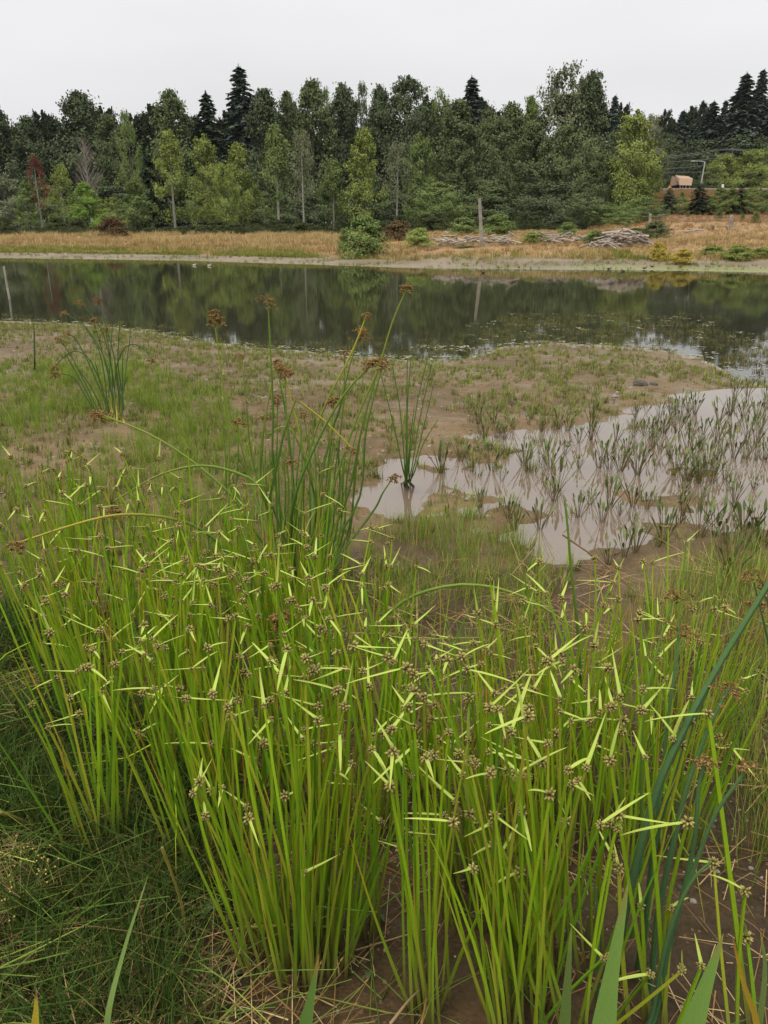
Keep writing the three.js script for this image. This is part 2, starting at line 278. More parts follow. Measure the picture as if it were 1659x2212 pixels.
const crowns = {
  broad: [1, 2, 3, 4].map(s => broadCrown(s, { shape: 'oval', low: 0.05, q: 15000 })), column: [11, 12, 13].map(s => broadCrown(s, { shape: 'column', low: 0.03, q: 15000 })),
  round: [5, 6, 7].map(s => broadCrown(s, { shape: 'oval', low: 0.02, q: 13000, nb: 130, wide: 1.0 })),
  peak: [81, 82, 83, 84].map(s => broadCrown(s, { shape: 'peak', low: 0.04, q: 15000, nb: 105 })),
  cone: [21, 22, 23].map(s => broadCrown(s, { shape: 'cone', low: 0.1, q: 13000 })), alder: [25, 26].map(s => broadCrown(s, { shape: 'cone', low: 0.14, q: 13000, nb: 90, bare: 0.62 })), sparse: [31, 32].map(s => broadCrown(s, { shape: 'oval', low: 0.12, q: 8000, nb: 60 })), thin: [35, 36].map(s => broadCrown(s, { shape: 'column', low: 0.33, q: 3600, nb: 55 })),
  fir: [55.350, 56.700, 58.050].map(s => needleCrown(s, {})), spire: [51, 52].map(s => needleCrown(s, { pow: 1.0, whorls: 38 })), young: [61, 62].map(s => needleCrown(s, { pow: 0.75, whorls: 22, dense: 90, low: 0.0 })),
  bush: [71, 72, 73].map(s => broadCrown(s, { shape: 'bush', low: 0.0, q: 7000, nb: 110, leaf: 0.019, wide: 1.0 })),
};
const tint = {};
function leafMat(c) { const k = c.join(); return tint[k] ??= new THREE.MeshPhysicalMaterial({ vertexColors: true, color: new THREE.Color().setRGB(...c), side: THREE.DoubleSide, roughness: 0.8, specularIntensity: 0.05 }); }
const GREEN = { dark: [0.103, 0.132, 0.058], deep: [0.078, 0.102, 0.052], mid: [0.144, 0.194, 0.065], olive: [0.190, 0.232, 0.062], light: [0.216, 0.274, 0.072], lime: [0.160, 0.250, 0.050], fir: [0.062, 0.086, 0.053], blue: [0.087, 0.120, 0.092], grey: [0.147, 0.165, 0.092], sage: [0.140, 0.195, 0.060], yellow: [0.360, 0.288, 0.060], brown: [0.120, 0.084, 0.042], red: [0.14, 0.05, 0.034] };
const PALE = [0.4, 0.38, 0.33], DARKBARK = [0.1, 0.085, 0.065];
let treeSeed = 900;
function trunkGeo(h, r, bark, limbs, R, lean = 0, spread = 0.35) {
  const g = new Geo(), bend = (R() - 0.5) * 0.02 * h, pts = []; for (let k = 0; k <= 7; k++) { const t = k / 7; pts.push(V3(Math.sin(t * 3) * bend + lean * h * t, t * h - 0.1, Math.cos(t * 2.4) * bend)); }
  g.tube(pts, t => r * (1.15 - t), 7, t => mulc(bark, 0.9 + 0.2 * N3(t * 9, r * 40, 2)));
  for (let i = 0; i < limbs; i++) {
    const t = 0.3 + 0.65 * (i + R() * 0.8) / limbs, k = Math.min(6, Math.floor(t * 7)), o = V3(0, 0, 0).lerpVectors(pts[k], pts[k + 1], t * 7 - k), az = R() * 6.283, L = h * spread * (1.05 - t) * (0.6 + R() * 0.6), q = [o];
    for (let m = 1; m <= 4; m++) { const f = m / 4; q.push(V3(o.x + Math.cos(az) * L * f + (R() - .5) * L * 0.12, o.y + L * f * (0.75 + f * 0.5), o.z + Math.sin(az) * L * f + (R() - .5) * L * 0.12)); }
    g.tube(q, f => r * 0.34 * (1.05 - t * 0.5) * (1.08 - f), 4, bark, false);
    for (let e = 0; e < 4; e++) { const f = 1 + (R() * 3 | 0), s = q[f], a2 = az + (R() - 0.5) * 2.2, l2 = L * (0.3 + R() * 0.35); g.tube([s, V3(s.x + Math.cos(a2) * l2 * 0.5, s.y + l2 * 0.5, s.z + Math.sin(a2) * l2 * 0.5), V3(s.x + Math.cos(a2) * l2, s.y + l2 * 1.15, s.z + Math.sin(a2) * l2)], f2 => r * 0.13 * (1.1 - f2), 3, bark, false); }
  }
  return g.build();
}
// x, top and width of the crown in the photograph, distance in metres, kind, green, label, name
function tree(x, topY, w, d, kind, green, label, o = {}) {
  const R = rng(treeSeed++), foot = atDist(x, 500, d), y = H(foot.x, foot.z), h = atDist(x, topY, d).y - y, conifer = kind === 'fir' || kind === 'spire' || kind === 'young', W = w / F * d * (kind === 'young' ? 1.25 : conifer ? 1.9 : d > 135 ? (kind === 'sparse' ? 1.5 : d > 175 ? 1.45 : 2.1) : 1.45);
  const t = thing(o.name ?? (conifer ? 'fir_tree' : 'broadleaf_tree'), label, o.category ?? 'tree', V3(foot.x, y, foot.z), R() * 6.283);
  const set = kind === 'broad' && W > 0.62 * h ? crowns.round : crowns[kind], c = part('crown', set[(R() * set.length) | 0], leafMat(GREEN[green]), t); c.scale.set(W, h, W);
  part('trunk', trunkGeo(h * (conifer ? 0.97 : 0.86), (o.r ?? 0.011) * h + 0.03, o.bark ?? DARKBARK, conifer ? 0 : (o.limbs ?? (o.bark ? 6 : 9)), R, 0, o.bark ? 0.14 : 0.3), M.bark, t);
  return t;
}
const FA = 'at the left edge of the far wood';
for (const a of [
  // the back rank, dark against the sky
  [18, 222, 105, 150, 'peak', 'deep', 'dark tall broadleaf tree cut by the left edge of the picture', {}],
  [88, 250, 80, 148, 'peak', 'deep', 'dark rounded tree standing behind the small red tree', {}],
  [150, 252, 62, 156, 'fir', 'fir', 'dark ragged fir left of the sky notch behind the bare grey tree', {}],
  [200, 196, 105, 150, 'peak', 'deep', 'tall dark tree with double tip rising behind the bare grey tree', {}],
  [258, 246, 70, 146, 'peak', 'dark', 'dark green broadleaf tree just right of the bare grey tree', {}],
  [297, 236, 52, 140, 'sparse', 'mid', 'slender open crowned tree left of the sky gap', {}],
  [342, 246, 56, 152, 'spire', 'fir', 'narrow dark fir right of the sky gap in the left wood', {}],
  [390, 193, 92, 150, 'peak', 'dark', 'tall dark broadleaf tree directly behind the leftmost white trunked alder', {}],
  [464, 193, 78, 154, 'fir', 'fir', 'dark fir with upright tips left of the tallest conical fir', {}],
  [535, 134, 92, 160, 'fir', 'blue', 'tallest conical dark fir left of the middle of the wood', {}],
  [582, 192, 92, 148, 'peak', 'deep', 'dark broadleaf tree against the right flank of the tallest fir', {}],
  [630, 198, 62, 150, 'peak', 'dark', 'narrow dark tree between two broader tops left of centre', {}],
  [682, 170, 84, 146, 'peak', 'dark', 'tall dark broadleaf tree with a rounded top left of centre', {}],
  [712, 186, 44, 156, 'sparse', 'mid', 'thin open topped tree in the dip left of the centre tops', {}],
  [745, 178, 78, 150, 'peak', 'deep', 'dark broadleaf tree left of the central pair of tops', {}],
  [782, 174, 46, 158, 'sparse', 'dark', 'loose crowned tree peeping between two dark central tops', {}],
  [822, 182, 68, 150, 'peak', 'deep', 'dark central tree just left of the highest broad top', {}],
  [878, 162, 94, 148, 'broad', 'deep', 'highest broad dark tree at the centre of the skyline', {}],
  [948, 190, 62, 148, 'sparse', 'mid', 'slim green tree left of the second conical fir', {}],
  [1010, 158, 84, 165, 'fir', 'blue', 'second tall conical fir behind the centre right of the wood', {}],
  [985, 214, 94, 142, 'peak', 'dark', 'broad tree standing in front of the second conical fir', {}],
  [1045, 232, 66, 146, 'peak', 'dark', 'dark sloping tree right of the second conical fir', {}],
  [1092, 220, 88, 142, 'peak', 'dark', 'broad tree in the dip left of the tall airy cottonwood', {}],
  [1132, 206, 54, 150, 'peak', 'mid', 'narrow tree touching the left side of the tall airy cottonwood', {}],
  [1198, 130, 116, 140, 'sparse', 'grey', 'tallest airy cottonwood with sky showing through its pale crown', {}],
  [1200, 205, 125, 142, 'broad', 'dark', 'dense lower tree inside the foot of the airy cottonwood', {}],
  [1255, 153, 84, 142, 'peak', 'deep', 'tall dark narrow tree against the right side of the airy cottonwood', {}],
  [1304, 200, 60, 165, 'spire', 'blue', 'dark fir peeping out right of the tall narrow tree', {}],
  [1318, 285, 80, 150, 'broad', 'deep', 'dark tree under the small fir near the right end of the wood', {}],
  [1390, 244, 62, 150, 'sparse', 'grey', 'greyish open crowned tree at the right end of the wood', {}],
  [1420, 285, 80, 190, 'broad', 'deep', 'dark low tree under the sky gap left of the right hand firs', {}],
  // right hand firs beyond the road
  [1447, 234, 56, 215, 'spire', 'blue', 'left one of the two smaller firs beyond the road', {}],
  [1475, 236, 46, 220, 'spire', 'blue', 'right one of the two smaller firs beyond the road', {}],
  [1508, 214, 66, 210, 'fir', 'blue', 'medium fir between the small pair and the tall group at right', {}],
  [1532, 212, 50, 220, 'spire', 'blue', 'narrow fir leaning on the left of the tall right group', {}],
  [1568, 152, 84, 205, 'fir', 'blue', 'left fir of the tall group at the right of the skyline', {}],
  [1600, 144, 74, 212, 'spire', 'blue', 'highest middle fir of the tall group at right', {}],
  [1626, 168, 56, 216, 'spire', 'blue', 'right fir of the tall group, thinner than its neighbours', {}],
  [1652, 204, 86, 205, 'fir', 'blue', 'fir cut by the right edge of the picture', {}],
  [1490, 300, 130, 205, 'broad', 'deep', 'dark bushy tree behind the street lamp', {}],
  [1430, 320, 90, 200, 'broad', 'deep', 'dark tree behind the tan roofed building', {}],
  [1580, 285, 150, 202, 'broad', 'deep', 'dark mass of a tree under the tall right firs', {}],
  [1545, 332, 74, 182, 'broad', 'olive', 'olive green roadside tree right of the street lamp', {}],
  [1604, 322, 84, 184, 'broad', 'olive', 'wide olive roadside tree near the right edge', {}],
  [1655, 300, 80, 186, 'broad', 'mid', 'olive roadside tree cut by the right edge', {}],
  [1515, 372, 50, 178, 'broad', 'dark', 'small dark tree at the foot of the street lamp', {}],
  // the front rank, lighter
  [20, 385, 100, 116, 'broad', 'grey', 'grey green bushy tree low at the left edge', { bark: PALE }],
  [68, 388, 62, 108, 'cone', 'mid', 'fresh green young tree left of the small red tree', {}],
  [142, 352, 62, 112, 'sparse', 'olive', 'thin olive tree between the red tree and the bare grey tree', { bark: PALE }],
  [192, 392, 78, 100, 'cone', 'lime', 'bright green young tree below the bare grey tree', {}],
  [240, 425, 70, 104, 'sparse', 'olive', 'small ragged olive tree right of the bright green young tree', {}],
  [300, 384, 72, 110, 'cone', 'mid', 'small rounded green tree left of the white trunked alder', {}],
  [381, 278, 88, 108, 'alder', 'olive', 'yellow green alder with a clear white trunk, left part of wood', { bark: PALE, r: 0.012 }],
  [452, 288, 80, 116, 'column', 'olive', 'yellow green tree next right of the white trunked alder', {}],
  [522, 306, 88, 114, 'cone', 'olive', 'olive tree below the tallest conical fir', {}],
  [490, 350, 50, 110, 'sparse', 'light', 'small light green tree squeezed between two olive trees', {}],
  [602, 268, 90, 112, 'alder', 'mid', 'tall narrow mid green tree left of the thin white trunk', { bark: PALE }],
  [657, 278, 64, 108, 'thin', 'grey', 'sparse grey tree with one long thin white trunk', { bark: PALE, r: 0.009 }],
  [722, 345, 72, 112, 'alder', 'mid', 'lower green tree left of the yellow green pyramid', { bark: PALE }],
  [786, 274, 94, 110, 'cone', 'olive', 'yellow green pyramid shaped tree above the willow bush', {}],
  [858, 300, 70, 116, 'thin', 'grey', 'thin crowned tree with two pale trunks right of the pyramid', { bark: PALE }],
  [905, 284, 74, 122, 'column', 'mid', 'mid green narrow tree right of the two pale trunks', {}],
  [948, 392, 100, 104, 'broad', 'mid', 'low rounded tree left of the grey pole', {}],
  [985, 300, 90, 124, 'column', 'dark', 'dark green column of a tree left above the grey pole', {}],
  [1060, 250, 118, 124, 'column', 'dark', 'large dark green tree right above the grey pole', {}],
  [1140, 262, 110, 120, 'column', 'dark', 'large dark tree left below the airy cottonwood', {}],
  [1222, 270, 130, 118, 'broad', 'dark', 'great dark tree below the airy cottonwood', {}],
  [1180, 392, 150, 108, 'broad', 'deep', 'wide dark low crown behind the scattered driftwood', {}],
  [1290, 330, 92, 114, 'broad', 'dark', 'dark tree left of the light green end tree', {}],
  [1352, 236, 104, 112, 'column', 'olive', 'light green tall tree at the right end of the wood', {}],
  [1378, 330, 72, 116, 'broad', 'olive', 'yellowish spreading bough tree beside the power lines', {}],
  [1262, 415, 96, 100, 'broad', 'dark', 'dark rounded low tree behind the middle driftwood', {}],
  [1312, 440, 74, 96, 'broad', 'mid', 'fresh green maple left behind the driftwood pile', {}],
  [1366, 436, 64, 94, 'broad', 'mid', 'fresh green maple right behind the driftwood pile', {}],
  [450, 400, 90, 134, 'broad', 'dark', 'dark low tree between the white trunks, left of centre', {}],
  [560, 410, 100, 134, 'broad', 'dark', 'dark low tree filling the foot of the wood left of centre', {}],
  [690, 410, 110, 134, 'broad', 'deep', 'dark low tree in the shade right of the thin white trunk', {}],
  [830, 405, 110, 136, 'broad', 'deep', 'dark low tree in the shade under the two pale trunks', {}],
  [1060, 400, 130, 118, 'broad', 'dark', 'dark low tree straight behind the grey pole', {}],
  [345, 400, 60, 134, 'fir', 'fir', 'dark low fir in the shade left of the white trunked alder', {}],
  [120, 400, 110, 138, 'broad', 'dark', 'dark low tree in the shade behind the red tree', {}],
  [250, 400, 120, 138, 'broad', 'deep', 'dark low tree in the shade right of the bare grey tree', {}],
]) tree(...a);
for (const [x, t, w, d, g, l] of [[1386, 425, 70, 82, 'mid', 'fresh green maple at the edge of the brown slope'], [1402, 452, 56, 76, 'dark', 'small dark green shrub tree at the foot of the brown slope'], [1352, 462, 60, 80, 'mid', 'low fresh green tree right behind the big driftwood pile']]) tree(x, t, w, d, 'round', g, l, { limbs: 5 });
{ // the small red tree: sparse rusty foliage on a pale stem
  const t = tree(93, 336, 50, 108, 'thin', 'red', 'small tree with rusty red leaves and a pale stem', { name: 'red_tree', bark: PALE }); t.children[0].scale.x *= 0.9;
}
{ // bare tree
  const R = rng(77), d = 106, p = atDist(202, 500, d), y = H(p.x, p.z), h = atDist(202, 306, d).y - y, t = thing('bare_tree', 'bare grey leafless tree with fine upright branches', 'tree', V3(p.x, y, p.z));
  part('trunk', trunkGeo(h, 0.17, PALE, 0, R), M.bark, t);
  const g = new Geo(); for (let i = 0; i < 46; i++) { const f = 0.3 + 0.68 * i / 46, az = R() * 6.283, L = h * 0.2 * (1.05 - f) + 0.5, o = V3(0, f * h, 0), q = []; for (let m = 0; m <= 4; m++) { const e = m / 4; q.push(V3(Math.cos(az) * L * e * (1 - e * 0.3) + (R() - .5) * 0.15 * e, o.y + L * e * 1.15, Math.sin(az) * L * e * (1 - e * 0.3))); } g.tube(q, e => 0.055 * (1.1 - e), 4, mulc(PALE, 0.8), false); for (let s = 0; s < 7; s++) { const b = q[1 + (R() * 3 | 0)], a2 = az + (R() - 0.5) * 2.4, l = L * (0.25 + R() * 0.4); g.tube([b, V3(b.x + Math.cos(a2) * l, b.y + l * 1.2, b.z + Math.sin(a2) * l)], 0.018, 3, [0.24, 0.2, 0.17], false); } }
  part('branch', g.build(), M.bark, t).userData.kind = 'stuff';
}
{ // the depth of the wood behind the trees one can tell apart
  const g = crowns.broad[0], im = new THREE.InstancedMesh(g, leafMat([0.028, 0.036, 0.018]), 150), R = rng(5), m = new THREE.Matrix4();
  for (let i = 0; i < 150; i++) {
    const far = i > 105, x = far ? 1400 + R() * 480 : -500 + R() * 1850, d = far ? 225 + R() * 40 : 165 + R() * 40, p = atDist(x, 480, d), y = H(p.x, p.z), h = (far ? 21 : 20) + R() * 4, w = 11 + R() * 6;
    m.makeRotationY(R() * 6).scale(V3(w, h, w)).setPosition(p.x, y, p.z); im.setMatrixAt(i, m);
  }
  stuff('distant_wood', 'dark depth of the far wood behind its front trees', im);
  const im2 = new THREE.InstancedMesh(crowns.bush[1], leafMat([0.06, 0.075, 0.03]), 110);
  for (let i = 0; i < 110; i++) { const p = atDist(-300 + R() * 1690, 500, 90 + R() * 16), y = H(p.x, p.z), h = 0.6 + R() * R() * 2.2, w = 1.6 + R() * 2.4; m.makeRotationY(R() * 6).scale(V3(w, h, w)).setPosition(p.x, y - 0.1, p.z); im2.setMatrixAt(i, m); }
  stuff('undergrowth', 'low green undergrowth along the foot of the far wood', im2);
}
// bushes
function bush(x, topY, baseY, w, d, green, label, o = {}) {
  const R = rng(treeSeed++), p = atDist(x, 500, d), y = H(p.x, p.z), t0 = atDist(x, topY, d).y, yb = o.float ? atDist(x, baseY, d).y : y, h = t0 - yb, W = w / F * d * 1.2;
  const t = thing(o.name ?? 'bush', label, 'bush', V3(p.x, yb, p.z), R() * 6.283), set = crowns[o.kind ?? 'bush'];
  part('foliage', set[(R() * set.length) | 0], leafMat(GREEN[green]), t).scale.set(W, h, W);
  const g = new Geo(); for (let i = 0; i < 9; i++) { const a = R() * 6.28, l = h * (0.5 + R() * 0.35); g.tube([V3(Math.cos(a) * 0.05, -0.06, Math.sin(a) * 0.05), V3(Math.cos(a) * W * 0.1, l * 0.5, Math.sin(a) * W * 0.1), V3(Math.cos(a) * W * 0.26, l, Math.sin(a) * W * 0.26)], f => 0.012 * h * (1.1 - f), 4, [0.13, 0.1, 0.07], false); }
  part('stem', g.build(), M.bark, t).userData.kind = 'stuff'; return t;
}
bush(785, 466, 548, 98, 41, 'sage', 'large rounded green willow bush on the far shore');
bush(742, 494, 545, 30, 43, 'sage', 'small side bush touching the left of the large willow');
bush(905, 492, 527, 64, 46, 'light', 'yellow green bush between the willow and the pole');
bush(858, 476, 508, 66, 62, 'brown', 'brown leafless thicket behind the willow bush', { kind: 'bush' });
bush(1080, 462, 515, 66, 60, 'sage', 'green bush right of the grey pole');
bush(1000, 470, 512, 70, 66, 'mid', 'green bush left of the grey pole at the foot of the wood');
bush(1225, 480, 512, 44, 58, 'mid', 'small green bush behind the middle driftwood');
bush(1420, 478, 520, 66, 52, 'dark', 'dark green bramble right of the driftwood pile');
bush(1376, 492, 520, 50, 55, 'mid', 'green bramble at the back of the driftwood pile');
bush(1290, 498, 524, 60, 44, 'mid', 'low green bramble left of the driftwood pile');
bush(1155, 500, 520, 60, 46, 'olive', 'low olive bramble among the scattered driftwood');
bush(1428, 524, 568, 46, 36.5, 'yellow', 'tall yellowing bush near the water, left of two');
bush(1480, 538, 573, 52, 35.2, 'yellow', 'bright yellow bush near the water, right of two');
bush(1545, 530, 565, 60, 37.5, 'olive', 'olive bush right of the bright yellow bush');
bush(1600, 530, 572, 70, 36, 'olive', 'wide olive bush on the far shore near the right edge');
bush(1655, 535, 573, 60, 36.5, 'olive', 'olive bush on the far shore cut by the right edge');
bush(1520, 540, 562, 34, 39, 'mid', 'dark green little bush behind the bright yellow bush');
bush(245, 468, 500, 70, 78, 'brown', 'brownish bush at the foot of the bright green young tree');
bush(1010, 530, 552, 54, 42, 'mid', 'low green patch of bramble below the pole', {});
// young firs and saplings on the embankment
for (const [x, t, w, d, kind, green, label] of [
  [1437, 404, 46, 86, 'young', 'blue', 'dark young fir standing alone on the embankment'],
  [1502, 394, 56, 86, 'young', 'fir', 'young fir in front of the street lamp'],
  [1462, 424, 42, 86, 'broad', 'sage', 'pale green sapling between the two left embankment firs'],
  [1545, 404, 54, 86, 'cone', 'mid', 'green sapling right of the young fir by the lamp'],
  [1570, 404, 44, 86, 'cone', 'sage', 'pale sapling in the middle of the embankment row'],
  [1590, 400, 50, 86, 'young', 'fir', 'dark young fir in the embankment row near the right'],
  [1612, 404, 50, 86, 'broad', 'sage', 'pale bushy sapling right of the dark embankment fir'],
  [1640, 410, 54, 86, 'cone', 'mid', 'green sapling in the embankment row near the right edge'],
  [1672, 404, 50, 86, 'cone', 'sage', 'pale sapling cut by the right edge on the embankment'],
  [1526, 424, 44, 86, 'broad', 'mid', 'low green sapling between fir and row on the embankment'],
]) tree(x, t, w, d, kind, green, label, { limbs: 4 });

// ---------------------------------------------------------------- the road on the embankment and what stands by it
const ROADH = (() => { const p = atDist(1500, 480, 152); return H(p.x, p.z); })();
{
  const xa = atDist(1395, 480, 156).x, xb = 260, g = new Geo(); g.box(xa, xb, ROADH - 0.4, ROADH + 0.05, -168, -155, [0.12, 0.12, 0.12]); structure('road', g.build(true), M.matt);
  const t = thing('guardrail', 'grey steel guardrail along the road on the embankment', 'guardrail', V3(xa - 3, ROADH, -153));
  const r = new Geo(); r.box(0, 90, 0.5, 0.62, 0, 0.08, [0.42, 0.43, 0.44]); r.box(0, 90, 0.66, 0.8, 0, 0.08, [0.45, 0.46, 0.47]); r.box(0, 90, 0.62, 0.66, 0, 0.04, [0.3, 0.31, 0.32]); part('rail', r.build(true), M.metal, t);
  const pg = new Geo(); pg.box(-0.08, 0.08, -0.4, 0.78, -0.16, -0.01, [0.3, 0.28, 0.25]); const post = pg.build(true); for (let i = 0; i < 23; i++) part('post', post, M.matt, t).position.x = 2 + i * 3.9;
}
{ // tan roofed building
  const d = 175, c = atDist(1466, 480, d), s = d / F, y0 = atDist(1466, 414, d).y, t = thing('roadside_building', 'small building with tan roof and pale porch posts beyond the road', 'building', V3(c.x, y0, c.z), Math.atan2(-c.x, -c.z));
  const base = H(c.x, c.z), X = v => (v - 1466) * s, Y = v => atDist(1466, v, d).y - y0, tan = [0.3, 0.21, 0.14], r = new Geo();
  const a = V3(X(1458), Y(386), 1.6), b = V3(X(1483), Y(387), 1.6), e = V3(X(1482), Y(402), 2.6), f = V3(X(1459), Y(401), 2.6), k = V3(X(1449), Y(378), -0.5), back = V3(X(1474), Y(380), -1.5), q = (p, z) => V3(p.x, p.y, p.z + z);
  const P = (...v) => v.map(p => r.v(p, tan)); let i = P(f, e, b, a); r.quad(...i); i = P(a, b, back, k); r.quad(...i); i = P(f, a, k); r.tri(...i); i = P(b, e, q(e, -5), back); r.quad(...i); part('roof', r.build(true), M.matt, t);
  const g = new Geo(), dk = [0.17, 0.115, 0.08]; const g0 = V3(X(1441), Y(402), 0.6), g1 = V3(X(1457), Y(399), 1.2), g2 = V3(X(1458), Y(384), 0.4), g3 = V3(X(1443), Y(379), -0.6); const j = [g0, g1, g2, g3].map(p => g.v(p, dk)); g.quad(...j); const j2 = [g3, g2, q(g2, -4), q(g3, -4)].map(p => g.v(p, tan)); g.quad(...j2); const j3 = [g0, g3, q(g3, -4), q(g0, -4)].map(p => g.v(p, dk)); g.quad(...j3); part('side_roof', g.build(true), M.matt, t);
  const w = new Geo(); w.box(X(1446), X(1476), base - y0 - 0.2, Y(401), -4, -1.2, [0.05, 0.05, 0.048]); part('wall', w.build(true), M.matt, t);
  const pg = new Geo(); pg.box(-0.11, 0.11, base - y0 - 0.3, Y(402), 1.9, 2.12, [0.4, 0.4, 0.38]); const pgeo = pg.build(true); for (const v of [1461, 1466, 1472, 1479]) part('post', pgeo, M.matt, t).position.x = X(v);
  const bg = new Geo(); bg.box(X(1460), X(1480), Y(409), Y(407.5), 1.95, 2.05, [0.38, 0.39, 0.4]); part('porch_rail', bg.build(true), M.matt, t);
}
{ // street lamp
  const d = 172, c = atDist(1503, 480, d), s = d / F, y0 = H(c.x, c.z), Y = v => atDist(1503, v, d).y - y0, t = thing('street_lamp', 'grey street lamp with one long arm beyond the embankment', 'street lamp', V3(c.x, y0, c.z)), g = new Geo(), grey = [0.34, 0.35, 0.35];
  g.tube(curve([V3(0, 0, 0), V3(3 * s, Y(356), 0), V3(3.4 * s, Y(350.5), 0)], 8), f => 0.16 - 0.05 * f, 8, grey); part('pole', g.build(), M.metal, t);
  const a = new Geo(); a.tube(curve([V3(3.4 * s, Y(351), 0), V3(1 * s, Y(349), 0), V3(-19 * s, Y(348), 0)], 8), 0.075, 6, grey); part('arm', a.build(), M.metal, t);
  const h = new Geo(); h.box(-24 * s, -18 * s, Y(348.8), Y(347.2), -0.16, 0.16, [0.6, 0.6, 0.6]); part('lamp_head', h.build(true), M.metal, t);
}
function roadSign(x, y, size, d, shape, col, label) {
  const c = atDist(x, y, d), s = d / F * size / 2, base = H(c.x, c.z), t = thing('road_sign', label, 'road sign', V3(c.x, base, c.z)), g = new Geo(), h = c.y - base;
  const pts = shape === 'diamond' ? [[0, -1], [1, 0], [0, 1], [-1, 0]] : shape === 'triangle' ? [[0, -1], [1, 1], [-1, 1]] : [[-0.7, -1], [0.7, -1], [0.7, 1], [-0.7, 1]];
  const f = pts.map(p => g.v(V3(p[0] * s, h + p[1] * s, 0.06), col)), b = pts.map(p => g.v(V3(p[0] * s, h + p[1] * s, 0.02), [0.3, 0.3, 0.3])); const n = pts.length;
  for (let k = 1; k < n - 1; k++) { g.tri(f[0], f[k], f[k + 1]); g.tri(b[0], b[k + 1], b[k]); } for (let k = 0; k < n; k++) g.quad(f[k], b[k], b[(k + 1) % n], f[(k + 1) % n]);
  part('sign_panel', g.build(true), M.matt, t); const p = new Geo(); p.box(-0.05, 0.05, -0.2, h + s * 0.4, -0.06, 0.015, [0.35, 0.35, 0.34]); part('post', p.build(true), M.matt, t);
}
roadSign(1425.5, 407.2, 8.5, 150.5, 'diamond', [0.62, 0.8, 0.04], 'yellow green diamond warning sign left of the lone young fir');
roadSign(1515, 408, 7, 150.5, 'diamond', [0.62, 0.8, 0.04], 'yellow green diamond warning sign right of the street lamp');
roadSign(1446.5, 405, 7.5, 151.5, 'diamond', [0.8, 0.3, 0.04], 'orange diamond sign in front of the tan roofed building');
roadSign(1485.5, 411, 8, 150, 'diamond', [0.8, 0.3, 0.04], 'orange diamond sign right of the tan roofed building');
roadSign(1561, 402, 7, 151, 'plate', [0.7, 0.7, 0.68], 'white upright rectangular sign above the embankment saplings');
roadSign(1407, 408.5, 4.5, 150.5, 'triangle', [0.65, 0.35, 0.3], 'small red and white sign at the left end of the guardrail');
{ // power lines
  const lines = [[[1385, 345], [1500, 331], [1562, 322], [1659, 327]], [[1395, 346], [1505, 334], [1562, 324], [1665, 331]], [[1350, 366], [1450, 364], [1530, 357]], [[1430, 351], [1500, 346], [1580, 341], [1665, 351]], [[1420, 372], [1500, 372], [1562, 371]]];
  const pp = atDist(1562, 480, 185), t = thing('utility_pole', 'dark wooden utility pole with crossarm carrying the wires at right', 'utility pole', V3(pp.x, H(pp.x, pp.z), pp.z)), g = new Geo(), h = atDist(1562, 318, 185).y - H(pp.x, pp.z);
  g.tube([V3(0, 0, 0), V3(0, h, 0)], f => 0.2 - 0.06 * f, 8, [0.12, 0.1, 0.09]); part('pole', g.build(), M.bark, t); const a = new Geo(); a.box(-1.3, 1.3, h - 0.6, h - 0.45, -0.07, 0.07, [0.14, 0.12, 0.1]); part('crossarm', a.build(true), M.matt, t);
  lines.forEach((l, k) => { const w = new Geo(); w.tube(curve(l.map(p => atDist(p[0], p[1], p[0] < 1400 ? 168 : 184.8)), 30), 0.035, 4, [0.22, 0.23, 0.23]); tag(shade(top(new THREE.Mesh(w.build(), M.matt), 'power_line')), ['topmost power line crossing the dark firs at right', 'power line just under the topmost one', 'short power line running to the street lamp', 'power line above the roadside olive trees', 'lowest power line passing behind the lamp post'][k], 'power line'); });
}
// posts, pole, logs and driftwood
const WOOD = [0.33, 0.29, 0.25];
function post(x, topY, baseY, w, d, label, lean = 0, col = WOOD, name = 'wooden_post') {
  const p = atDist(x, baseY, d), y = Math.min(H(p.x, p.z), p.y) - 0.15, t = atDist(x + lean, topY, d), r = w / F * d / 2, g = new Geo(), R = rng(treeSeed++);
  const top_ = V3(t.x - p.x, t.y - y, 0.1); const pts = []; for (let k = 0; k <= 5; k++) pts.push(V3(top_.x * k / 5 + (R() - .5) * r * 0.3, top_.y * k / 5, 0.1 * k / 5)); g.tube(pts, f => r * (1.08 - 0.25 * f), 9, f => mulc(col, 0.85 + 0.3 * R()));
  const m = new THREE.Mesh(g.build(), M.bark); top(m, name); m.position.set(p.x, y, p.z); return tag(shade(m), label, 'post');
}
post(1041, 428, 526, 7.5, 42, 'tall leaning grey weathered pole on the far bank', -5.5, [0.36, 0.33, 0.29], 'weathered_pole');
post(1578, 464, 501, 9, 60, 'short grey stump post with a log at its foot, right bank', 2);
post(1404, 462, 485, 6, 62, 'thin grey post beside the green maple', 0);
post(1539, 487, 508, 5, 58, 'small dark post between the fallen log and the stump post', 0, [0.16, 0.12, 0.09]);
post(1438, 486, 494, 4, 60, 'tiny pale post on the brown slope', 0);
post(19, 575, 634, 4.5, 20.5, 'thin pale stake leaning out of the lake at left', -7, [0.4, 0.37, 0.3], 'stake');
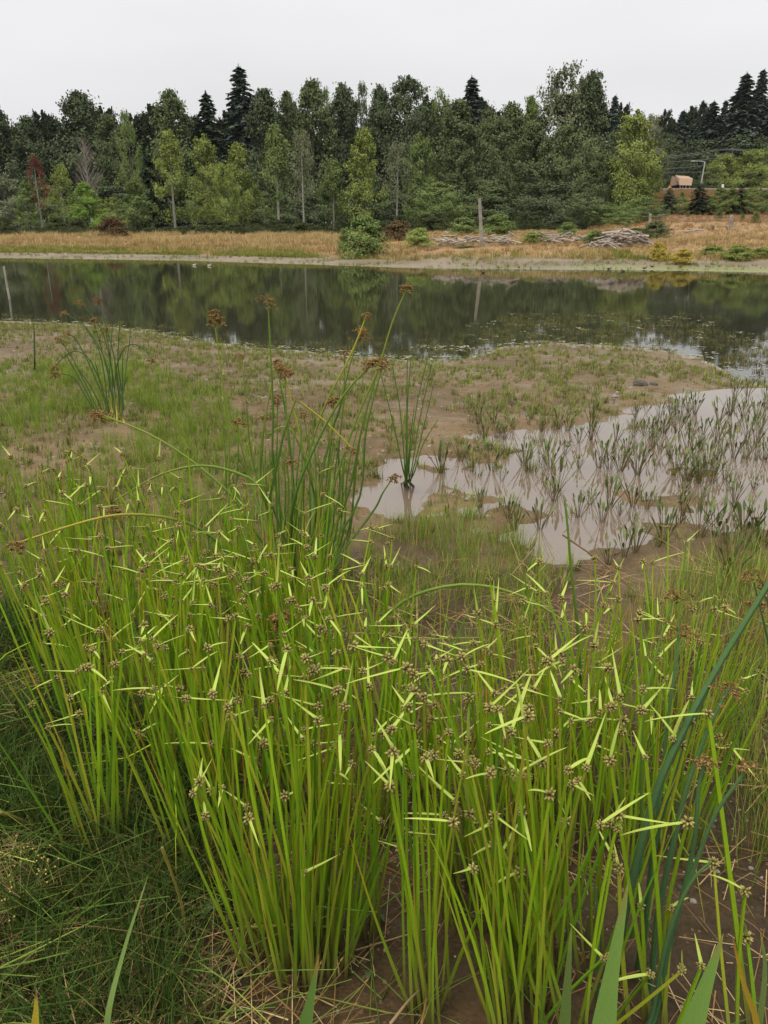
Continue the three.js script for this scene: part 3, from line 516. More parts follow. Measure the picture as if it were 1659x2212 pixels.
function log(a, b, d, w, label, col = [0.36, 0.33, 0.29]) {
  const p = atDist(a[0], a[1], d), q = atDist(b[0], b[1], d + 0.6), g = new Geo(), r = w / F * d / 2, R = rng(treeSeed++), pts = []; for (let k = 0; k <= 6; k++) { const f = k / 6; pts.push(V3((q.x - p.x) * f, (q.y - p.y) * f + (R() - .5) * r * 0.6, (q.z - p.z) * f)); }
  g.tube(pts, f => r * (1.1 - 0.4 * f), 7, f => mulc(col, 0.8 + 0.4 * R())); const m = new THREE.Mesh(g.build(), M.bark); top(m, 'fallen_log'); m.position.copy(p); return tag(shade(m), label, 'log');
}
log([1479, 501], [1519, 496], 56, 3.2, 'long pale fallen log left of the small dark post');
log([1543, 498], [1590, 493], 59, 3, 'pale fallen log lying behind the stump post');
log([1420, 466], [1436, 464], 80, 3, 'short pale log on the slope by the lone young fir');
log([1566, 488], [1575, 499], 58.5, 3, 'broken pale limb leaning against the stump post');
function driftwood(x0, x1, y0, y1, d, n, label, mound, len = 26) {
  const R = rng(treeSeed++), cx = (x0 + x1) / 2, p = atDist(cx, y1, d), base = H(p.x, p.z), t = thing('driftwood_pile', label, 'driftwood', V3(p.x, base, p.z)), s = d / F, Wd = (x1 - x0) * s / 2, hh = atDist(cx, y0, d).y - base;
  for (let i = 0; i < n; i++) {
    const u = (R() * 2 - 1), dome = mound ? Math.sqrt(Math.max(0.04, 1 - u * u)) : 0.35 + R() * 0.65, y = hh * dome * Math.pow(R(), 0.7) * 0.92, az = (R() - 0.5) * 2.4, L = (mound ? 0.95 : 0.85) * len * s * (0.4 + R()), tilt = (R() - 0.5) * (mound ? 0.5 : 0.9) - (mound ? u * 0.35 : 0), r = (0.03 + R() * 0.045) * (mound ? 1.0 : 0.8);
    const c = V3(u * Wd * 0.92, y + 0.05, (R() - 0.5) * 2.2), dv = V3(Math.cos(az) * Math.cos(tilt), Math.sin(tilt), Math.sin(az) * Math.cos(tilt)), k = 0.75 + R() * 0.8, col = mixc([0.34 * k, 0.31 * k, 0.28 * k], [0.26 * k, 0.19 * k, 0.14 * k], R() * 0.6), g = new Geo();
    g.tube([c.clone().addScaledVector(dv, -L / 2), c.clone().addScaledVector(dv, -L * 0.1).add(V3(0, (R() - .5) * 0.05, 0)), c.clone().addScaledVector(dv, L / 2)], f => r * (1.1 - 0.5 * f), 6, f => mulc(col, 0.85 + 0.3 * R()));
    part('log', g.build(), M.bark, t);
  }
}
driftwood(1292, 1398, 496, 527, 42, 110, 'large heaped pile of grey driftwood logs near the fresh maples', true, 30);
driftwood(1160, 1272, 500, 520, 46, 64, 'middle scatter of pale driftwood between pole and big pile', false);
driftwood(940, 1030, 502, 518, 44, 52, 'left scatter of pale driftwood left of the pole', false);
driftwood(1045, 1112, 502, 520, 43, 36, 'small scatter of driftwood just right of the pole', false);
driftwood(1265, 1335, 520, 529, 40.5, 12, 'few logs lying in front of the big driftwood pile', false, 40);
// waterbirds along the far side
function bird(x, y, len, label, col, facing = 1, standing = 0) {
  let p = ground(x, y, LAKE); if (H(p.x, p.z) > LAKE) p.y = H(p.x, p.z); const s = len * 1.0, t = thing('waterbird', label, 'bird', p, facing > 0 ? 0 : Math.PI), g = new Geo(), R = rng(x * 7 | 0), up = s * (0.16 + standing * 0.3);
  g.grain(V3(-0.55 * s, up + 0.06 * s, 0), V3(1, -0.02, 0).normalize(), 1.05 * s, 0.23 * s, col, 8, mulc(col, 0.8)); g.tube([V3(0.3 * s, up + 0.08 * s, 0), V3(0.42 * s, up + 0.26 * s, 0), V3(0.44 * s, up + 0.4 * s, 0)], f => s * (0.11 - 0.03 * f), 6, col); g.grain(V3(0.34 * s, up + 0.42 * s, 0), V3(1, 0, 0), 0.26 * s, 0.1 * s, col, 7); g.grain(V3(-0.75 * s, up + 0.12 * s, 0), V3(1, -0.25, 0).normalize(), 0.4 * s, 0.07 * s, col, 5);
  part('body', g.build(), M.matt, t); const b = new Geo(); b.grain(V3(0.56 * s, up + 0.41 * s, 0), V3(1, -0.1, 0).normalize(), 0.2 * s, 0.035 * s, [0.25, 0.2, 0.1], 5); part('bill', b.build(), M.matt, t);
  if (standing) { const l = new Geo(); for (const k of [-1, 1]) l.tube([V3(0, up + 0.02, k * 0.07 * s), V3(0.02, -0.02, k * 0.07 * s)], 0.018 * s, 4, [0.15, 0.13, 0.1]); part('leg', l.build(), M.matt, t); }
}
const DUCK = [0.055, 0.045, 0.035];
bird(1315.5, 582.5, 0.17, 'dark waterbird at the far waterline, left of the pair', DUCK, 1);
bird(1345.5, 587, 0.16, 'dark waterbird swimming just off the far shore', DUCK, -1);
bird(1392.5, 582, 0.17, 'left dark waterbird of the pair at the far waterline', DUCK, 1);
bird(1408, 580.5, 0.16, 'right dark waterbird of the pair at the far waterline', DUCK, -1);
bird(1469.5, 581.5, 0.14, 'small dark waterbird below the bright yellow bush', DUCK, 1);
bird(1043, 590, 0.16, 'dark waterbird swimming below the weathered pole', DUCK, -1);
bird(420, 574, 0.14, 'left one of the two small white waterbirds near the far shore', [0.6, 0.57, 0.52], 1);
bird(452, 575, 0.14, 'right one of the two small white waterbirds near the far shore', [0.6, 0.57, 0.52], 1);
bird(378, 571, 0.16, 'small dark upright bird left of the two white waterbirds', DUCK, 1);

// ---------------------------------------------------------------- plants of the near shore
const rs = rng(4242);
const GA = zoomTo(0, 1000, 1.659), GB = zoomTo(700, 1000, 1.659), GL = zoomTo(0, 1900, 1.659), GM = zoomTo(1000, 2100, 1.659), GR = zoomTo(2000, 2100, 1.62), GE = zoomTo(2000, 3000, 1.62), GD = zoomTo(1000, 3000, 1.659), GF = zoomTo(0, 3000, 1.659);
const YG = [0.235, 0.375, 0.016], DG = [0.115, 0.25, 0.016], PALEBASE = [0.22, 0.25, 0.045], ROOT = [0.12, 0.085, 0.035], GOLD = [0.42, 0.29, 0.03], RUST = [0.3, 0.12, 0.035], BRACT = [0.29, 0.38, 0.07], TAN = [0.34, 0.24, 0.12];
// seed heads: spiky balls of pale tipped grains
const seedHeads = [1, 2, 3, 4, 5, 6].map(s => {
  const R = rng(300 + s), g = new Geo(), n = 13 + (R() * 7 | 0);
  for (let i = 0; i < n; i++) { const y = 1 - 2 * (i + 0.5) / n, a = i * 2.4 + R() * 0.6, q = Math.sqrt(1 - y * y), d = V3(Math.cos(a) * q, y * 0.85 + 0.1, Math.sin(a) * q).normalize(), k = 0.75 + R() * 0.5; g.grain(d.clone().multiplyScalar(0.0012), d, 0.0095 + R() * 0.003, 0.0027, [0.1 * k, 0.083 * k, 0.022 * k], 5, [0.27 * k, 0.235 * k, 0.08 * k]); }
  return g.build();
});
const BRx = [1, 2, 3, 4, 5, 6, 7, 8].map(s => { // keeled bracts of 1 m, thinned when worn
  const R = rng(500 + s), g = new Geo(), pts = [], k = (R() - 0.5) * 2.6; for (let i = 0; i <= 5; i++) pts.push(V3(0, i / 5, k * Math.pow(i / 5, 2)));
  g.blade(pts, t => 0.5 * (t < 0.08 ? 0.7 : 1 - 0.82 * Math.pow(t, 2.2)), V3(1, 0, 0), t => mixc(BRACT, [0.36, 0.38, 0.09], t * R()), 0.55); return g.build();
});
const up = V3(0, 1, 0);
function stemCol(R, leafy) {
  const hue = R(), base = mixc(mixc(YG, DG, sstep(0.5, 1, hue)), [0.32, 0.32, 0.035], hue < 0.18 ? 0.75 : 0), k = 0.8 + R() * 0.4, dying = leafy && R() < 0.3, tipc = R() < 0.6 ? GOLD : RUST;
  return t => { let c = mixc(ROOT, PALEBASE, sstep(0.0, 0.07, t)); c = mixc(c, mulc(base, k), sstep(0.06, 0.4, t)); if (dying) c = mixc(c, tipc, sstep(0.5, 0.92, t)); else if (leafy) c = mixc(c, GOLD, sstep(0.9, 1, t) * 0.7); return c; };
}
const rushClumps = [ // place of the foot in the photograph, stems, spread in metres, label
  [228, 1848, 22, 0.07, 'small dark fanned rush clump alone at left'],
  [645, 2062, 62, 0.125, 'large dense yellow green rush clump left of the bottom centre'],
  [787, 2008, 15, 0.045, 'narrow rush clump behind the two bottom centre clumps'],
  [932, 2184, 20, 0.055, 'rush clump with spread stems nearest the bottom centre'],
  [1165, 2215, 52, 0.12, 'large dense rush clump at the bottom right of centre'],
  [1275, 2080, 42, 0.12, 'rush clump left against the tall blue green bulrush'],
  [1050, 1960, 30, 0.12, 'rush clump between and behind the two nearest centre clumps'],
  [470, 1830, 28, 0.12, 'rush clump left behind the large dense left clump'],
  [372, 1650, 30, 0.14, 'rush clump behind the small dark fanned clump'],
  [290, 1570, 52, 0.24, 'broad thick stand of rushes at middle left below the yellow arched stem'],
  [560, 1720, 36, 0.16, 'rush clump straight behind the large dense left clump'],
  [745, 1780, 34, 0.15, 'rush clump behind the narrow centre clump'],
  [905, 1700, 26, 0.13, 'rush clump left of the bare mud gap in the middle'],
  [1110, 1760, 36, 0.15, 'rush clump right of the bare mud gap in the middle'],
  [1280, 1800, 42, 0.17, 'thick rush clump below the tall single dark stem'],
  [1420, 1830, 26, 0.12, 'rush clump behind the blue green bulrush stems'],
  [690, 1510, 34, 0.2, 'rush clump at the foot of the tall brown headed bulrush'],
  [505, 1480, 32, 0.2, 'rush clump between the left stand and the tall bulrush'],
  [255, 1390, 28, 0.2, 'farther rush clump below the yellow arched stem at left'],
  [605, 1375, 26, 0.2, 'far rush clump behind the foot of the tall bulrush'],
  [410, 1335, 26, 0.22, 'far rush clump under the left arching bulrush stems'],
  [1225, 1610, 24, 0.16, 'rush clump right of centre at the near edge of the puddle mud'],
  [1585, 2225, 12, 0.1, 'sparse thick stemmed rush clump in the bottom right corner'],
  [1400, 2235, 9, 0.08, 'few rush stems crossing in front of the blue green bulrush foot'],
  [1470, 1600, 16, 0.16, 'thin rush clump at right in front of the brown drooping heads'],
  [130, 1270, 14, 0.14, 'far small rush clump at the left edge of the stand'],
  [165, 1480, 18, 0.16, 'rush clump at the left rim beside the dark grass'],
  [820, 1570, 22, 0.16, 'rush clump under the broken arching stem'],
].map(([x, y, n, r, label]) => ({ foot: onGround(x, y), n, r, label, heads: [] }));
const headList = [
  ...[[170, 25], [105, 175], [205, 232], [410, 70], [450, 105], [287, 118], [515, 150], [670, 40], [758, 40], [905, 38], [975, 60], [905, 130], [845, 130], [1150, 40], [965, 290], [990, 325], [1050, 262], [1170, 275], [1225, 370], [1340, 290], [1265, 330], [1155, 200], [1435, 330], [1510, 240], [1550, 300], [965, 470], [1005, 468], [960, 540], [925, 575], [935, 605], [705, 430], [1190, 605], [1290, 545], [1320, 545], [1335, 640], [1085, 635], [1110, 650], [1145, 645], [1420, 570], [1510, 610], [1575, 620], [1610, 640], [1605, 730], [1260, 790], [1390, 815], [1375, 800], [1580, 770], [1490, 890], [1540, 870], [325, 980], [645, 975], [610, 1100], [800, 1105], [940, 935], [990, 1025], [1030, 1070], [1240, 960], [945, 1125], [755, 1190], [505, 1235], [665, 1375], [455, 1405], [520, 1510], [315, 1600], [1355, 1080], [1250, 1220], [1325, 1210], [1010, 1345], [985, 1410], [1225, 1410], [1390, 1385], [1490, 1470], [1510, 1530], [1550, 1420], [1630, 1260], [1565, 1135], [1610, 945], [1350, 450], [1500, 570], [1550, 590]].map(p => GL(...p)),
  ...[[330, 10], [440, 15], [170, 90], [110, 145], [340, 90], [400, 155], [345, 155], [70, 260], [250, 235], [480, 250], [570, 245], [705, 210], [705, 265], [560, 300], [705, 350], [895, 215], [850, 360], [465, 355], [355, 290], [25, 385], [150, 340], [245, 435], [285, 480], [380, 440], [320, 555], [30, 540], [490, 560], [715, 510], [930, 545], [725, 620], [650, 660], [810, 590], [875, 675], [985, 605], [1040, 600], [950, 660], [1045, 690], [430, 690], [435, 620], [190, 660], [105, 730], [215, 760], [650, 740], [545, 775], [110, 825], [340, 820], [170, 920], [410, 885], [330, 945], [590, 885], [710, 900], [870, 810], [910, 840], [1115, 725], [1190, 835], [1265, 835], [1360, 810], [1380, 775], [1390, 890], [1485, 855], [1515, 760], [1550, 790], [1460, 525], [1580, 600], [1540, 300], [995, 880], [1045, 1035], [1110, 1065], [1000, 1135], [1125, 1115], [1185, 1125], [1405, 1075], [1570, 1050], [1540, 1140], [1600, 1150], [1535, 1255], [1640, 1020], [750, 1000], [540, 1025], [590, 1130], [420, 1130], [65, 1125], [110, 1215], [420, 1220], [400, 1375], [320, 1345], [560, 1310], [850, 1310], [900, 1280], [1045, 1260], [1050, 1385], [1400, 1345], [1270, 1300], [1160, 1215], [1125, 1470], [1405, 1495], [1360, 1575], [1540, 1570], [545, 1565], [775, 1415], [905, 1430], [990, 1555], [890, 1640], [1175, 1450]].map(p => GM(...p)),
  ...[[95, 205], [130, 345], [555, 160], [245, 385], [340, 415], [665, 315], [835, 510], [835, 550], [610, 455], [655, 475], [705, 420], [340, 550], [105, 550], [485, 605], [165, 655], [180, 725], [310, 765], [260, 815], [345, 815], [420, 870], [75, 905], [75, 985], [160, 1000], [570, 830], [640, 860], [550, 715], [990, 665], [960, 795], [880, 795], [1000, 925], [715, 1040], [550, 1065], [590, 1140], [670, 1105], [515, 1195], [340, 1065], [330, 1135], [400, 1200], [735, 1195], [730, 1265], [130, 1165], [95, 1185], [255, 1340], [220, 1465], [300, 1280], [20, 1270], [135, 1120], [85, 1540], [45, 1540], [650, 1450], [500, 1490], [875, 1430], [385, 1510], [450, 1580], [410, 1600], [1050, 1310], [1170, 1050], [1275, 1150], [1490, 935], [1520, 1010], [1315, 485], [1235, 690], [860, 995], [855, 1130], [1105, 1350], [1170, 1200]].map(p => GR(...p)),
  ...[[205, 225], [890, 160], [830, 390], [990, 460], [945, 560], [220, 780], [1315, 260], [1410, 340], [1545, 405], [1570, 350], [1245, 350], [1560, 545]].map(p => GD(...p)),
  ...[[270, 210], [90, 320], [75, 700], [590, 400], [655, 400], [705, 345], [665, 600], [705, 680], [850, 920], [1040, 930], [610, 1255], [740, 1420], [910, 1355], [1110, 1330], [1235, 1300], [1085, 1430], [1310, 645], [1515, 825], [1520, 1120], [1640, 1535], [1145, 385], [1515, 1640], [375, 380]].map(p => GE(...p)),
  ...[[1300, 130], [1450, 175]].map(p => GF(...p)),
  ...[[350, 1410], [450, 1340], [560, 1345], [585, 1390], [590, 1450], [845, 1400], [795, 1305], [795, 1460], [785, 1410], [1040, 1330], [980, 1500], [1180, 1470], [1145, 1525], [1225, 1270], [1060, 1520]].map(p => GA(...p)),
];
for (const [x, y] of headList) { // each head belongs to the clump below it that its stem can best have grown from
  const r = ray(x, y); let best = null, cost = 1e9;
  for (const c of rushClumps) {
    const t = (c.foot.x * r.x + c.foot.z * r.z) / (r.x * r.x + r.z * r.z), p = V3(r.x * t, EYE + r.y * t, r.z * t), h = p.y - c.foot.y, off = Math.hypot(p.x - c.foot.x, p.z - c.foot.z);
    if (h < 0.22 || h > 1.0) continue;
    const q = 2.2 * Math.max(0, off - c.r * 1.2) / h + 1.3 * Math.abs(h - 0.62) + c.heads.length / c.n * 0.35;
    if (q < cost) { cost = q; best = [c, p, t]; }
  }
  if (best && cost < 1.6) { const [c, p, t] = best, f = t + (rs() - 0.5) * 0.14; c.heads.push(V3(r.x * f, EYE + r.y * f, r.z * f)); }
}
const view = (x, z) => { const d = -z; const cd = d * CP + (EYE) * SP; return [829.5 + F * x / cd, 1106 - F * ((-EYE) * CP + d * SP) / cd]; };   // roughly where a place on the ground shows
function rushStem(parent, origin, root, tip, R, headed, thick) {
  const len = root.distanceTo(tip), bow = V3(R() - 0.5, 0, R() - 0.5).multiplyScalar(0.05 * len), pts = [];
  for (let k = 0; k <= 6; k++) { const t = k / 6, p = V3(0, 0, 0).lerpVectors(root, tip, t).addScaledVector(bow, Math.sin(t * Math.PI)); p.y += Math.sin(t * Math.PI) * 0.012; pts.push(p.sub(origin)); }
  if (!headed && R() < 0.13 && root.z < -1.75) { const k = 2 + (R() * 3 | 0), a = R() * 6.283, o = pts[k]; for (let m = k + 1; m <= 6; m++) { const l = len / 6 * (m - k), e = (R() - 0.75) * 0.5; pts[m].set(o.x + Math.cos(a) * l * 0.9, o.y + l * e, o.z + Math.sin(a) * l * 0.9); } }
  const r0 = (0.003 + R() * 0.0014) * (thick ?? 1), g = new Geo(); g.tube(pts, headed ? t => r0 * (1.12 - 0.38 * t) : t => r0 * (1.1 - 0.98 * Math.pow(t, 1.6)), 3, stemCol(R, !headed), false);
  const s = part('stem', g.build(true), M.stem, parent);
  if (headed) {
    const e = pts[6], d = V3(0, 0, 0).subVectors(pts[6], pts[5]).normalize(), k = 0.62 + R() * 0.62, nh = R() < 0.14 ? 2 : 1;
    for (let i = 0; i < nh; i++) { const m = part('seed_head', seedHeads[(R() * 6) | 0], M.head, s); m.position.copy(e); if (i) m.position.add(V3((R() - .5) * 0.024, (R() - .5) * 0.012, (R() - .5) * 0.024)); m.rotation.set(R() * 6, R() * 6, R() * 6); m.scale.setScalar(k * (i ? 0.85 : 1)); }
    const az = R() * 6.283, el = R() < 0.14 ? 1.2 : (R() - 0.45) * 0.95, dir = V3(Math.cos(az) * Math.cos(el), Math.sin(el), Math.sin(az) * Math.cos(el)).addScaledVector(d, 0.12).normalize(), L = 0.045 + R() * 0.075;
    const b = part('bract', BRx[(R() * 8) | 0], M.bract, s); b.position.copy(e); const Z = V3(0, 1, 0).addScaledVector(dir, -dir.y); if (Z.lengthSq() < 0.05) Z.set(1, 0, 0).addScaledVector(dir, -dir.x); Z.normalize(); const X = V3(0, 0, 0).crossVectors(dir, Z); b.quaternion.setFromRotationMatrix(new THREE.Matrix4().makeBasis(X, dir, Z)); { const w = 0.006 + R() * 0.002; b.scale.set(w, L, w); }
  }
}
rushClumps.forEach((c, ci) => {
  const R = rng(700 + ci * 13), t = thing('rush_clump', c.label, 'rush', c.foot.clone()), dist = c.foot.length(), thick = ci === 22 || ci === 23 ? 1.5 : 1;
  const root = (tip) => { const a = R() * 6.283, q = Math.sqrt(R()) * c.r, p = V3(c.foot.x + Math.cos(a) * q, 0, c.foot.z + Math.sin(a) * q); if (tip) { p.x += clamp((tip.x - p.x) * 0.25, -c.r * 0.6, c.r * 0.6); p.z += clamp((tip.z - p.z) * 0.25, -c.r * 0.6, c.r * 0.6); } p.y = H(p.x, p.z) - 0.01; return p; };
  for (const h of c.heads) rushStem(t, c.foot, root(h), h, R, true, thick);
  for (let i = c.heads.length; i < (ci === 22 || ci === 23 ? c.n : c.n < 24 && dist < 2.3 ? Math.round(c.n * 1.15) : Math.round(c.n * 2.0) + 12); i++) {
    const p = root(null), a = Math.atan2(p.z - c.foot.z, p.x - c.foot.x) + (R() - 0.5) * 0.9, lean = 0.05 + R() * 0.24, L = 0.34 + R() * 0.34, headed = R() < (dist > 2.3 ? 0.3 : 0.09);
    { const tx = p.x + Math.cos(a) * L * lean, v = view(tx, p.z), w = view(p.x, p.z); if ((w[0] > 1300 && w[1] > 1900) || (tx / -p.z > 0.27 && tx / -p.z < 0.46 && -p.z < 1.7)) continue; }
    rushStem(t, c.foot, p, V3(p.x + Math.cos(a) * L * lean, p.y + L * Math.sqrt(1 - lean * lean), p.z + Math.sin(a) * L * lean), R, headed, thick);
  }
});

// ---- tall bulrushes with drooping brown heads
const BUL = [0.14, 0.225, 0.035], BULD = [0.08, 0.155, 0.028], BULB = [0.065, 0.135, 0.055], SEED = [0.135, 0.08, 0.028];
const panicles = [1, 2, 3, 4, 5].map(s => {
  const R = rng(60 + s), g = new Geo(), n = 11 + (R() * 4 | 0), sp = s === 5 ? 1.5 : 1;
  for (let i = 0; i < n; i++) {
    const az = i * 2.4 + R(), el = 0.9 - R() * 1.7, L = (0.01 + R() * 0.025) * sp, q = []; for (let k = 0; k <= 3; k++) { const f = k / 3; q.push(V3(Math.cos(az) * Math.cos(el) * L * f, Math.sin(el) * L * f + 0.006 * f - L * 0.5 * f * f, Math.sin(az) * Math.cos(el) * L * f)); }
    g.tube(q, 0.0006, 3, [0.2, 0.17, 0.05], false);
    const m = 5 + (R() * 4 | 0); for (let k = 0; k < m; k++) { const a2 = R() * 6.283, d = V3(Math.cos(a2) * 0.8 + Math.cos(az) * 0.5, R() * 1.3 - 0.95, Math.sin(a2) * 0.8 + Math.sin(az) * 0.5).normalize(), t = 0.7 + R() * 0.6; g.grain(q[3 - (R() < 0.3 ? 1 : 0)], d, 0.0115 + R() * 0.004, 0.003, mulc(SEED, t), 5, mulc([0.23, 0.145, 0.055], t)); }
  }
  return g.build();
});
function bulrush(label, foot, spec, group) { // spec: path in the photograph from foot to tip, distance, radius, colours, head size and kind
  const t = thing('bulrush', label, 'bulrush', foot.clone(), 0, group);
  for (const s of spec) {
    const R = rng(treeSeed++), n = s.p.length, pts = s.p.map((p, k) => atDist(p[0], p[1], s.d + (s.dd ?? 0) * k / (n - 1)));
    const base = V3(foot.x + (R() - 0.5) * (s.r0 ?? 0.16), 0, foot.z + (R() - 0.5) * (s.r0 ?? 0.16)); base.y = H(base.x, base.z) - 0.01; if (!s.free) pts.unshift(base);
    const cu = (s.kink ? pts : curve(pts, 18)).map(p => p.clone().sub(foot)), g = new Geo(), r = s.r ?? 0.0052, lo = s.lo ?? BULD, hi = s.hi ?? BUL;
    g.tube(cu, f => r * (1.15 - 0.62 * f), 7, f => mixc(mixc(s.root ?? PALEBASE, lo, sstep(s.rf ? s.rf * 0.45 : 0.02, s.rf ?? 0.16, f)), hi, sstep(0.3, 0.85, f)), true);
    const m = part('stem', g.build(), M.stem, t), e = cu[cu.length - 1];
    for (let i = 0; i < (s.h ?? 1); i++) { const q = part('seed_head', panicles[s.k ?? (R() * 4 | 0)], M.head, m); q.position.copy(e).add(V3(i ? (R() - .5) * 0.04 : 0, i ? -0.03 * R() : 0, i ? (R() - .5) * 0.03 : 0)); q.rotation.set((R() - .5) * 0.9, R() * 6, (R() - .5) * 0.9); q.scale.setScalar(0.86 * (s.s ?? 1) * (0.9 + R() * 0.2)); }
  }
}
const LT = [0.2, 0.25, 0.045], YL = [0.38, 0.34, 0.05];
{
  const D = 3.35, foot = onGround(640, 1285), z = a => a.map(p => GB(...p));
  bulrush('tall bulrush with drooping brown heads in the middle of the picture', foot, [
    { p: z([[355, 1560], [335, 1250], [300, 900], [235, 400]]), d: 3.2, hi: LT, lo: BUL, s: 1.15, h: 2 },
    { p: z([[632, 1500], [622, 1000], [604, 600], [588, 290]]), d: 3.3, k: 4, s: 1.05 },
    { p: z([[540, 1500], [585, 1000], [645, 700]]), d: 3.45, hi: LT, lo: BUL, s: 0.95 },
    { p: z([[715, 1100], [680, 900], [650, 740]]), d: 3.5, s: 0.8 },
    { p: z([[920, 1600], [830, 1300], [740, 950], [685, 740]]), d: 3.3, hi: YL, lo: LT, s: 1.1, h: 2 },
    { p: z([[755, 1500], [712, 1100], [700, 790]]), d: 3.25, h: 1, s: 0.9 },
    { p: z([[600, 1600], [690, 1180], [768, 952], [800, 968], [960, 1090], [1140, 1270]]), d: 3.1, kink: 1, hi: YL, lo: BULD, s: 1.1, h: 1 },
    { p: z([[750, 1650], [900, 1250], [1100, 900], [1290, 700]]), d: 3.0, r: 0.0062, lo: BULD, hi: BUL, s: 1.1, h: 2 },
    { p: z([[860, 1290], [980, 950], [1100, 720], [1180, 540], [1232, 400]]), d: 3.5, hi: YL, lo: LT, s: 0.8 },
    { p: z([[1000, 1180], [1060, 1000], [1110, 780], [1165, 590], [1205, 490]]), d: 3.55, s: 1.2, h: 2, hi: LT },
    { p: z([[980, 1640], [1070, 1350], [1200, 1000], [1310, 750], [1400, 450], [1500, 215]]), d: 3.2, hi: LT, lo: BUL, s: 1.0, h: 1 },
    { p: z([[1090, 1640], [1200, 1150], [1280, 850], [1330, 690]]), d: 3.3, hi: BUL, s: 1.0 },
    { p: z([[1170, 1640], [1230, 1150], [1310, 830], [1340, 720]]), d: 3.4, s: 0.9 },
    { p: z([[950, 1600], [1000, 1200], [1020, 950]]), d: 3.45, s: 1.0, h: 2, hi: LT },
    { p: z([[1050, 1600], [1050, 1300], [1080, 1000], [1092, 650]]), d: 3.6, s: 1.1 },
    { p: z([[400, 1600], [395, 1300], [392, 1095]]), d: 3.6, s: 1.2, h: 1 },
    { p: z([[500, 1400], [440, 900], [408, 660]]), d: 3.7, r: 0.0035, hi: LT, s: 0.9 },
    { p: z([[640, 1500], [650, 1200], [652, 930]]), d: 3.9, s: 1.1, h: 2 }, { p: z([[540, 1500], [556, 1250], [562, 1060]]), d: 3.7, s: 1.0 },
    { p: z([[880, 1500], [850, 1250], [825, 1050]]), d: 3.8, s: 0.9 }, { p: z([[990, 1600], [995, 1400], [1000, 1210]]), d: 3.6, s: 1.0 }, { p: z([[770, 1650], [748, 1500], [742, 1350]]), d: 3.2, s: 1.1 },
    { p: z([[1290, 1660], [1340, 1560], [1415, 1450]]), d: 3.45, s: 1.2, h: 1 }, { p: z([[480, 1500], [400, 1200]]), d: 3.8, h: 0 },
    { p: z([[900, 1650], [870, 1480], [800, 1270], [740, 1150], [680, 1130], [590, 1180]]), d: 3.6, h: 0, hi: LT }, { p: z([[350, 1700], [310, 1300], [290, 1150]]), d: 3.6, h: 0, r: 0.004 },
    ...[0, 1, 2, 3, 4, 5, 6, 7, 8, 9, 10, 11, 12, 13, 14, 15, 16, 17, 18, 19, 20, 21].map(k => k * 0.55).map(i => ({ p: z([[620 + i * 42, 1900], [560 + i * 52 + rs() * 30, 1500 - rs() * 100], [540 + i * 56 + rs() * 60, 1330 - rs() * 260]]), d: 3.2 + rs() * 0.5, h: 0, lo: BULD, hi: BUL })),
  ]);
  const q = a => a.map(p => GA(...p));
  bulrush('long bulrush stem arching to the left with a brown head', onGround(560, 1240), [{ p: q([[1560, 1640], [1300, 1390], [1000, 1190], [640, 1040]]), d: 3.3, r: 0.0062, lo: BUL, hi: LT, s: 1.25, h: 2, r0: 0.05 }]);
  bulrush('headless bulrush stem arching low over the left rushes', onGround(590, 1260), [{ p: q([[1700, 1520], [1450, 1400], [1270, 1385], [1050, 1440], [900, 1520], [740, 1620]]), d: 3.1, r: 0.0056, lo: BUL, hi: LT, h: 0, r0: 0.05 }]);
  const w = a => a.map(p => GL(...p));
  bulrush('bulrush stem arched over to the left turning yellow with a pale head', onGround(545, 1390), [{ p: w([[1600, 640], [1400, 370], [1200, 255], [900, 208], [700, 220], [400, 300], [115, 395]]), d: 2.75, dd: -0.15, r: 0.0058, lo: BULD, hi: [0.42, 0.36, 0.06], s: 1.0, h: 2, r0: 0.05 }]);
  bulrush('short bulrush stem with a dark red brown head above the yellow arch', onGround(240, 1330), [{ p: w([[745, 420], [740, 300], [738, 170]]), d: 2.85, r: 0.004, s: 1.2, h: 2, r0: 0.05 }]);
  const m = a => a.map(p => GM(...p)), r = a => a.map(p => GR(...p));
  bulrush('broken bulrush stem arching to the right above the mud gap', onGround(760, 1480), [{ p: [...m([[700, 690], [860, 540], [1000, 430], [1150, 370], [1350, 335], [1550, 350]]), ...r([[0, 370], [130, 420], [300, 520], [450, 640]])], d: 2.45, r: 0.0062, lo: BUL, hi: LT, h: 0, r0: 0.05 }]);
  bulrush('thin bulrush stem lying nearly level above the mud gap', onGround(800, 1540), [{ p: m([[560, 790], [760, 745], [940, 715], [1100, 695], [1300, 685], [1500, 680]]), d: 2.4, r: 0.0032, lo: BUL, hi: LT, h: 0, r0: 0.05 }]);
  bulrush('single tall dark green bulrush stem right of centre', onGround(1258, 1800), [{ p: r([[480, 1350], [468, 1000], [440, 560], [400, 200], [385, 0], [362, -215]]), d: 1.95, r: 0.005, lo: BULD, hi: BUL, h: 0, r0: 0.02 }]);
  bulrush('short bulrush stem with a rusty drooping head among centre rushes', onGround(610, 1560), [{ p: m([[152, 640], [150, 400], [140, 170], [152, 250], [152, 540]]), d: 2.3, r: 0.0032, lo: YL, hi: YL, s: 1.2, h: 2, r0: 0.04, kink: 1, free: 1 }]);
}
